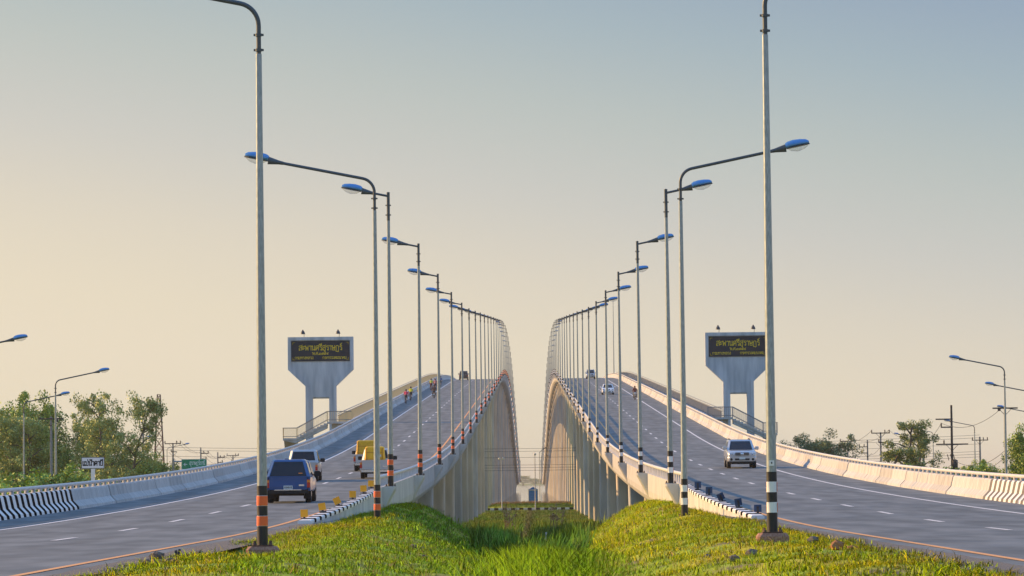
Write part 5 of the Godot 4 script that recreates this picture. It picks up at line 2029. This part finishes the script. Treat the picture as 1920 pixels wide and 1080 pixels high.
func bicycle(o: Node3D, frame: Material) -> void:
	for z in [0.50, -0.50]:
		var st := surf()
		ring_tube(st, Vector3(0, 0.335, z), 0.315, 0.02)
		var w := part("wheel", done(st), M.tyre, o)
		var sp := surf()
		for k in 10:
			var a := TAU * k / 10
			rod(sp, Vector3(0, 0.335, z), Vector3(0, 0.335 + cos(a) * 0.3, z + sin(a) * 0.3), 0.004, 4)
		part("spokes", done(sp), M.rim, w)
	var f := surf()
	for q in [[Vector3(0, 0.30, 0.06), Vector3(0, 0.86, 0.18)], [Vector3(0, 0.80, 0.17), Vector3(0, 0.82, -0.36)], [Vector3(0, 0.30, 0.06), Vector3(0, 0.74, -0.37)], [Vector3(0, 0.335, 0.5), Vector3(0, 0.30, 0.06)], [Vector3(0, 0.335, 0.5), Vector3(0, 0.78, 0.17)], [Vector3(0, 0.335, -0.5), Vector3(0, 0.93, -0.34)]]:
		rod(f, q[0], q[1], 0.022, 6)
	part("frame", done(f), frame, o)
	f = surf()
	tube(f, PackedVector3Array([Vector3(-0.28, 1.0, -0.55), Vector3(-0.12, 1.0, -0.40), Vector3(0.12, 1.0, -0.40), Vector3(0.28, 1.0, -0.55)]), PackedFloat32Array([0.017]), 6)
	rod(f, Vector3(0, 0.9, -0.345), Vector3(0, 1.0, -0.40), 0.02)
	part("handlebar", done(f), M.trim, o)
	f = surf()
	loft(f, [rr(0.08, 0.85, 0.91, 0.26, 0.03), rr(0.03, 0.865, 0.905, 0.02, 0.018)])
	part("saddle", done(f), M.trim, o)
	f = surf()
	rod(f, Vector3(0.04, 0.30, 0.06), Vector3(0.04, 0.40, -0.06), 0.014)
	rod(f, Vector3(-0.04, 0.30, 0.06), Vector3(-0.04, 0.14, 0.06), 0.014)
	box(f, Vector3(0.10, 0.365, -0.08), Vector3(0.1, 0.02, 0.08))
	box(f, Vector3(-0.10, 0.11, 0.0), Vector3(0.1, 0.02, 0.08))
	part("pedals", done(f), M.trim, o)

func motorcycle(o: Node3D, m: Material) -> void:
	for z in [0.60, -0.62]:
		var st := surf()
		lathe(st, [Vector2(0.18, -0.05), Vector2(0.25, -0.055), Vector2(0.285, 0.0), Vector2(0.25, 0.055), Vector2(0.18, 0.05)], 18, Vector3(0, 0.285, z), Basis(Vector3(0, 0, 1), -PI / 2))
		part("wheel", done(st), M.tyre, o)
	var b := surf()
	loft(b, [rr(0.06, 0.56, 0.72, 0.86, 0.05), rr(0.13, 0.46, 0.78, 0.55, 0.06), rr(0.13, 0.34, 0.76, 0.1, 0.06), rr(0.10, 0.30, 0.62, -0.16, 0.05), rr(0.16, 0.36, 0.90, -0.34, 0.06), rr(0.10, 0.55, 0.98, -0.50, 0.05)])
	part("body", done(b), m, o)
	b = surf()
	loft(b, [rr(0.10, 0.74, 0.84, 0.80, 0.04), rr(0.13, 0.73, 0.83, 0.3, 0.04), rr(0.09, 0.72, 0.79, -0.05, 0.03)])
	part("seat", done(b), M.trim, o)
	b = surf()
	rod(b, Vector3(0, 0.285, -0.62), Vector3(0, 0.95, -0.42), 0.035)
	tube(b, PackedVector3Array([Vector3(-0.33, 1.0, -0.38), Vector3(0, 0.98, -0.44), Vector3(0.33, 1.0, -0.38)]), PackedFloat32Array([0.018]), 6)
	for e in [-1.0, 1.0]:
		rod(b, Vector3(e * 0.24, 1.0, -0.42), Vector3(e * 0.30, 1.17, -0.45), 0.008)
		box(b, Vector3(e * 0.32, 1.19, -0.45), Vector3(0.1, 0.07, 0.02))
	part("fork_and_bars", done(b), M.trim, o)
	b = surf()
	lathe(b, [Vector2(0.075, 0), Vector2(0.08, 0.02), Vector2(0.0, 0.04)], 12, Vector3(0, 0.86, -0.49), Basis(Vector3(1, 0, 0), -PI / 2))
	part("headlight", done(b), M.headlamp, o)
	part("tail_light", box_mesh(Vector3(0, 0.68, 0.88), Vector3(0.12, 0.08, 0.05)), M.tail, o)
	part("plate", box_mesh(Vector3(0, 0.52, 0.86), Vector3(0.16, 0.16, 0.015)), M.plate, o)
	b = surf()
	rod(b, Vector3(0.14, 0.30, 0.1), Vector3(0.16, 0.36, 0.75), 0.045, 8)
	rod(b, Vector3(-0.24, 0.24, -0.02), Vector3(0.24, 0.24, -0.02), 0.016)
	part("exhaust_and_pegs", done(b), M.rim, o)

func make_riders() -> void:
	var cyc := figure_skin(rider_bones(false), 0.03)
	var mot := figure_skin(rider_bones(true), 0.03)
	var skin := c3(0.28, 0.15, 0.09)
	var black := c3(0.015, 0.015, 0.018)
	var shoe := c3(0.05, 0.045, 0.045)
	# x, d, shirt, trousers, helmet, rider's label, bicycle's label, moto, away
	for q in [
		[-15.25, 470.0, c3(0.72, 0.05, 0.12), black, c3(0.05, 0.02, 0.02), "person in a pink red shirt and dark trousers cycling uphill, rearmost on the left shoulder", "bicycle ridden by the person in the pink red shirt", false, true],
		[-15.35, 492.0, c3(0.78, 0.66, 0.03), black, c3(0.02, 0.03, 0.03), "person in a plain yellow shirt and black shorts cycling beside the pink shirted rider", "bicycle ridden by the person in the plain yellow shirt", false, true],
		[-14.5, 500.0, c3(0.42, 0.50, 0.22), c3(0.05, 0.07, 0.12), black, "person in a pale green shirt cycling, partly behind a lamp post", "bicycle ridden by the person in the pale green shirt", false, true],
		[-14.8, 573.0, c3(0.55, 0.55, 0.06), c3(0.16, 0.03, 0.03), black, "person in a yellow green shirt and red shorts cycling in the farther group", "bicycle ridden by the person in yellow green and red", false, true],
		[-14.15, 571.0, c3(0.55, 0.20, 0.18), c3(0.14, 0.03, 0.04), black, "person in a faded red shirt cycling next to the yellow green rider", "bicycle ridden by the person in the faded red shirt", false, true],
		[-14.1, 602.0, c3(0.05, 0.10, 0.28), black, c3(0.04, 0.06, 0.10), "person in a dark blue shirt cycling, farthest ahead on the left bridge", "bicycle ridden by the person in the dark blue shirt", false, true],
		[-12.75, 508.0, c3(0.10, 0.05, 0.04), black, c3(0.03, 0.03, 0.03), "person in dark clothes riding the motorcycle beside the cyclists", "motorcycle with a pale plate on the left bridge, partly behind a lamp post", true, true],
		[13.25, 480.0, c3(0.16, 0.03, 0.03), black, c3(0.02, 0.02, 0.02), "person in dark red clothes riding the motorcycle down the right bridge", "motorcycle with a lit pale front coming down the right bridge", true, false],
	]:
		var turn := Basis(Vector3(1, 0, 0), atan(slope(q[1]))) * (Basis.IDENTITY if q[8] else Basis(Vector3.UP, PI))
		var at := Vector3(q[0], road(q[1]) + 0.004, -float(q[1]))
		var b := thing("motorcycle" if q[7] else "bicycle", q[6], "motorcycle" if q[7] else "bicycle", at, 0.0, "" if q[7] else "bicycles of the group climbing the left bridge")
		b.basis = turn
		if q[7]:
			motorcycle(b, M.paint_dark if q[8] else M.paint_pale)
		else:
			bicycle(b, paint(c3(0.4, 0.4, 0.42)))
		var p := thing("person", q[5], "person", at, 0.0, "" if q[7] else "cyclists climbing the left bridge")
		p.basis = turn
		part("body", skin_mesh(mot if q[7] else cyc, [skin, q[2], q[3], shoe, q[4]]), M.tint, p)

# ------------------------------------------------------------------ stones, stalks, grass

func make_small_things() -> void:
	var r := RandomNumberGenerator.new()
	r.seed = 77
	var rocks := [
		[-5.62, 64.8, 0.13, 0, "pale stone at the grass edge left of the nearest left footing"], [-6.0, 60.5, 0.10, 0, "small stone in the grass near the yellow line on the left"],
		[-5.9, 60.2, 0.17, 0, "dark earthy lump in the grass at the lower left"], [-5.55, 55.5, 0.14, 0, "earthy lump nearest the bottom left edge"], [-5.35, 56.5, 0.11, 0, "second small earthy lump at the bottom left"],
		[3.5, 60.6, 0.16, 0, "dark clod in the right grass below the nearest right footing"], [3.1, 58.5, 0.13, 0, "smaller dark clod left of the footing's dark clod"], [2.9, 63.0, 0.09, 0, "tiny dark clod high on the right bank"],
		[4.75, 59.3, 0.18, 1, "orange brown clod of earth at the lower right"], [5.0, 59.6, 0.13, 1, "smaller orange brown clod beside the first"], [2.55, 88.0, 0.12, 0, "dark lump on the right bank facing the ditch"],
		[-2.6, 84.0, 0.12, 0, "dark lump on the left bank facing the ditch"], [-2.2, 78.0, 0.10, 0, "small dark lump lower on the left bank"], [4.9, 66.5, 0.15, 0, "dark lump of earth right of the nearest right footing"],
	]
	for q in rocks:
		var st := surf()
		var rings := []
		for k in 5:
			var a := -PI / 2 + PI * (k + 0.35) / 4.7
			var ring := PackedVector3Array()
			for i in 8:
				var b := TAU * i / 8
				var rr_: float = 0.55 * q[2] * cos(a) * r.randf_range(0.65, 1.3)
				ring.append(Vector3(cos(b) * rr_ * 1.2, sin(a) * q[2] * 0.45 * r.randf_range(0.8, 1.2), sin(b) * rr_))
			rings.append(ring)
		loft(st, rings, false)
		var o := part("clod" if q[3] else "stone", done(st), M.clod if q[3] else M.rock, self)
		o.position = Vector3(q[0], ground(q[0], q[1]) + q[2] * 0.3, -float(q[1]))
		tag(o, q[4], "clod" if q[3] else "stone")
	# broken stump by the yellow line
	var s := thing("broken_stake", "short dark broken stake leaning at the grass edge on the left", "stake", Vector3(-5.75, -0.02, -62.0))
	part("splinter", box_mesh(Vector3(0.02, 0.07, 0), Vector3(0.04, 0.14, 0.04), Basis(Vector3(0, 0, 1), -0.3)), M.trim, s)
	part("splinter", box_mesh(Vector3(-0.02, 0.05, 0), Vector3(0.04, 0.14, 0.05), Basis(Vector3(0, 0, 1), 0.1)), M.trim, s)
	# two dry shrubs of tall stalks in front of the far kerb
	for q in [[-1.75, 300.0, "left dry brown stalky shrub standing in the reeds"], [1.9, 305.0, "right dry brown stalky shrub standing in the reeds"]]:
		var o := thing("dry_shrub", q[2], "shrub", Vector3(q[0], -3.4, -float(q[1])), 0.0, "dry shrubs in the reeds")
		var st := surf()
		var clumps := []
		for k in 9:
			var base := Vector3(r.randf_range(-0.5, 0.5), 0, r.randf_range(-0.5, 0.5))
			var tip := base + Vector3(r.randf_range(-0.3, 0.3), r.randf_range(1.7, 2.7), r.randf_range(-0.3, 0.3))
			tube(st, PackedVector3Array([base, base.lerp(tip, 0.5) + Vector3(r.randf_range(-0.08, 0.08), 0, 0), tip]), PackedFloat32Array([0.025, 0.018, 0.008]), 5)
			clumps.append([tip, 0.26])
			clumps.append([base.lerp(tip, r.randf_range(0.5, 0.9)), 0.18])
		part("stems", done(st), M.dry_stem, o)
		part("leaves", leaf_mass(int(q[1]), clumps, 26, 0.13, 0.3, c3(0.30, 0.20, 0.10), c3(0.58, 0.44, 0.24)), M.leaf, o)
	# a pale egret and a red rag in the reeds
	var e := thing("white_bird", "small white bird standing in the reeds on the right", "bird", Vector3(0.72, -2.55, -200.0), -0.6)
	var es := surf()
	lathe(es, [Vector2(0.02, -0.28), Vector2(0.09, -0.15), Vector2(0.12, 0.0), Vector2(0.08, 0.14), Vector2(0.035, 0.22), Vector2(0.03, 0.36), Vector2(0.05, 0.43), Vector2(0.03, 0.49), Vector2(0.0, 0.5)], 10, Vector3(0, 0.55, 0), Basis(Vector3(1, 0, 0), -0.25))
	part("body", done(es), M.white, e)
	es = surf()
	tube(es, PackedVector3Array([Vector3(0, 1.0, -0.13), Vector3(0, 0.98, -0.26)]), PackedFloat32Array([0.02, 0.004]), 5)
	part("beak", done(es), M.amber, e)
	for x in [-0.04, 0.04]:
		es = surf()
		rod(es, Vector3(x, -0.8, 0.05), Vector3(x, 0.35, 0.02), 0.012)
		part("leg", done(es), M.trim, e)

func blades(seed_: int, n: int, h: float, w: float, spread: float, lean: float) -> ArrayMesh:
	var r := RandomNumberGenerator.new()
	r.seed = seed_
	var v := PackedVector3Array()
	var nn := PackedVector3Array()
	var cc := PackedColorArray()
	for i in n:
		var p := Vector3(r.randf_range(-1, 1), 0, r.randf_range(-1, 1)) * spread
		var a := r.randf() * TAU
		var side := Vector3(cos(a), 0, sin(a)) * w * r.randf_range(0.6, 1.2)
		var out := Vector3(r.randfn(), 0, r.randfn()) * lean * h
		var hh := h * r.randf_range(0.5, 1.15)
		var mid := p + out * 0.3 + Vector3(0, hh * 0.58, 0)
		var tip := p + out + Vector3(0, hh * (1.0 - lean * 0.4), 0)
		var nrm := (side.cross(Vector3.UP).normalized() * 0.55 + Vector3(0, 1.0, 0)).normalized()
		var t := r.randf_range(0.75, 1.15)
		for q in [p - side, p + side, mid + side * 0.75, p - side, mid + side * 0.75, mid - side * 0.75, mid - side * 0.75, mid + side * 0.75, tip]:
			v.append(q)
			nn.append(nrm)
			cc.append(Color(t, t, t))
	var arr := []
	arr.resize(Mesh.ARRAY_MAX)
	arr[Mesh.ARRAY_VERTEX] = v
	arr[Mesh.ARRAY_NORMAL] = nn
	arr[Mesh.ARRAY_COLOR] = cc
	var m := ArrayMesh.new()
	m.add_surface_from_arrays(Mesh.PRIMITIVE_TRIANGLES, arr)
	return m

func scatter(called: String, mesh: Mesh, places: Array, label: String, category: String) -> void:
	var mm := MultiMesh.new()
	mm.transform_format = MultiMesh.TRANSFORM_3D
	mm.use_colors = true
	mm.mesh = mesh
	mm.instance_count = places.size()
	for i in places.size():
		mm.set_instance_transform(i, places[i][0])
		mm.set_instance_color(i, places[i][1])
	var o := MultiMeshInstance3D.new()
	o.name = numbered(called)
	o.multimesh = mm
	o.material_override = M.blade
	add_child(o)
	tag(o, label, category)
	o.set_meta("kind", "stuff")

func make_grass() -> void:
	var r := RandomNumberGenerator.new()
	r.seed = 4242
	var patch := FastNoiseLite.new()
	patch.seed = 5
	patch.frequency = 0.35
	var places := []
	# short bank grass, denser close by
	var n := 0
	while n < 46000:
		var d := 34.0 + 136.0 * pow(r.randf(), 1.25)
		var x := r.randf_range(-6.5, 6.5)
		var u := absf(x)
		var edge := 5.75 + 0.35 * patch.get_noise_1d(d * 1.3 + 200.0 * signf(x))
		n += 1
		if d < 103.0 and u > edge:
			continue
		if d >= 103.0 and u > lerpf(5.9, 5.0, smoothstep(103.0, 126.0, d)):
			continue
		if Vector2(u - (4.93 if x < 0.0 else 4.42), d - 70.0).length() < 0.42 or (d < 70.0 and d > 65.5 and absf(u - (4.93 if x < 0.0 else 4.42)) < 0.34):
			continue
		var dry := patch.get_noise_2d(x * 1.4, d * 0.5) * 0.5 + 0.5
		if noise.get_noise_2d(x * 2.3 + 90.0, d * 0.9 + 17.0) > 0.30 and r.randf() < 0.85:
			continue
		if dry > 0.76 and r.randf() < 0.75:
			continue
		var g := c3(0.52, 0.74, 0.004).lerp(c3(0.88, 0.82, 0.015), smoothstep(0.35, 0.75, dry + r.randf_range(-0.15, 0.15)))
		if x < 2.0 and u < 4.2:
			g = g.lerp(c3(0.30, 0.76, 0.03), 0.55)
		if r.randf() < 0.07:
			g = c3(0.55, 0.42, 0.18)
		g *= r.randf_range(0.75, 1.2)
		var k := r.randf_range(0.5, 1.2) * (1.25 if d > 95.0 else 1.0) * (0.75 + 0.6 * (patch.get_noise_2d(x * 3.0 + 50.0, d * 1.2) * 0.5 + 0.5))
		if r.randf() < 0.02:
			k *= 1.9
		places.append([Transform3D(Basis(Vector3.UP, r.randf() * TAU).scaled(Vector3(k * 1.3, k, k * 1.3)), Vector3(x, ground(x, d) - 0.01, -d)), g])
	scatter("bank_grass", blades(3, 12, 0.095, 0.0038, 0.14, 0.4), places, "short green and straw coloured grass covering the median's banks", "grass")
	var dry_places := []
	for i in 420:
		var d := 44.0 + 80.0 * r.randf()
		var x := r.randf_range(-5.4, 5.4)
		var k := r.randf_range(0.6, 1.4)
		dry_places.append([Transform3D(Basis(Vector3.UP, r.randf() * TAU).scaled(Vector3(1, k, 1)), Vector3(x, ground(x, d) - 0.01, -d)), c3(0.55, 0.42, 0.16).lerp(c3(0.40, 0.52, 0.05), r.randf()) * r.randf_range(0.6, 1.1)])
	scatter("dry_stalks", blades(6, 6, 0.24, 0.004, 0.1, 0.45), dry_places, "thin straw coloured stalks sticking up out of the bank grass", "grass")
	# tall bright grass down the middle close by
	places = []
	for i in 1500:
		var d := 46.0 + 56.0 * pow(r.randf(), 1.1)
		var x := r.randfn() * 0.62 + 0.15
		if absf(x) > 1.9 or d < 44.0 - absf(x):
			continue
		var g := c3(0.26, 0.68, 0.015).lerp(c3(0.50, 0.80, 0.03), r.randf()) * r.randf_range(0.8, 1.15)
		var k := r.randf_range(0.55, 1.1) * (1.0 - 0.25 * absf(x))
		places.append([Transform3D(Basis(Vector3.UP, r.randf() * TAU).scaled(Vector3(1.0, k, 1.0)), Vector3(x, ground(x, d) - 0.02, -d)), g])
	scatter("tall_grass", blades(8, 4, 0.66, 0.007, 0.24, 0.2), places, "tall bright green grass blades growing in the middle of the ditch", "grass")
	# reed bed between and under the bridges
	places = []
	for i in 36000:
		var d := 108.0 + 450.0 * pow(r.randf(), 1.7)
		var half := lerpf(3.4, 15.5, smoothstep(150.0, 215.0, d))
		var x := r.randf_range(-half, half)
		if d < 175.0 and absf(x) > lerpf(1.6, 3.6, smoothstep(110.0, 170.0, d)):
			continue
		if ground(x, d) > -1.7:
			continue
		if absf(x + 0.6 - 0.4 * (d - 215.0) / 300.0) < 0.6 and d > 215.0:
			continue
		var tall := patch.get_noise_2d(x * 0.35, d * 0.08) * 0.5 + 0.5
		var g := c3(0.17, 0.38, 0.015).lerp(c3(0.42, 0.44, 0.06), smoothstep(0.35, 0.8, tall + r.randf_range(-0.2, 0.2)))
		g *= r.randf_range(0.8, 1.2)
		var k := r.randf_range(0.7, 1.15) * (0.72 + 0.4 * tall) * lerpf(1.0, 0.42, smoothstep(260.0, 420.0, d))
		places.append([Transform3D(Basis(Vector3.UP, r.randf() * TAU).scaled(Vector3(1.2, k, 1.2)), Vector3(x, ground(x, d) - 0.03, -d)), g])
	scatter("reed_bed", blades(12, 12, 1.45, 0.016, 0.3, 0.16), places, "dense green reeds filling the low ground between the two bridges", "reeds")
	# low scrub at the feet of the outer embankments and around the piers
	places = []
	for i in 5000:
		var d := 200.0 + 390.0 * r.randf()
		var x := r.randf_range(-18.0, 18.0)
		if d > 560.0 and absf(x) < 9.0:
			continue
		var g := c3(0.18, 0.26, 0.05).lerp(c3(0.36, 0.32, 0.12), r.randf())
		places.append([Transform3D(Basis(Vector3.UP, r.randf() * TAU).scaled(Vector3(1.6, r.randf_range(0.25, 0.5), 1.6)), Vector3(x, -3.38, -d)), g])
	for i in 700:
		var x := r.randf_range(-7.6, 8.4)
		var d := 585.6 + 20.0 * r.randf()
		var top := -2.9 + 0.45 * smoothstep(7.9, 5.0, absf(x - 0.4)) * smoothstep(585.0, 592.0, d)
		var g := c3(0.30, 0.44, 0.03).lerp(c3(0.42, 0.26, 0.12), 0.9 if d > 597.0 else 0.5 * r.randf() * r.randf())
		places.append([Transform3D(Basis(Vector3.UP, r.randf() * TAU).scaled(Vector3(1.2, r.randf_range(0.12, 0.3) * (1.9 if d > 597.0 else 1.0), 1.2)), Vector3(x, top, -d)), g])
	scatter("rough_grass", blades(15, 14, 1.3, 0.02, 0.4, 0.3), places, "low rough grass on the flat ground around the bridge piers", "grass")
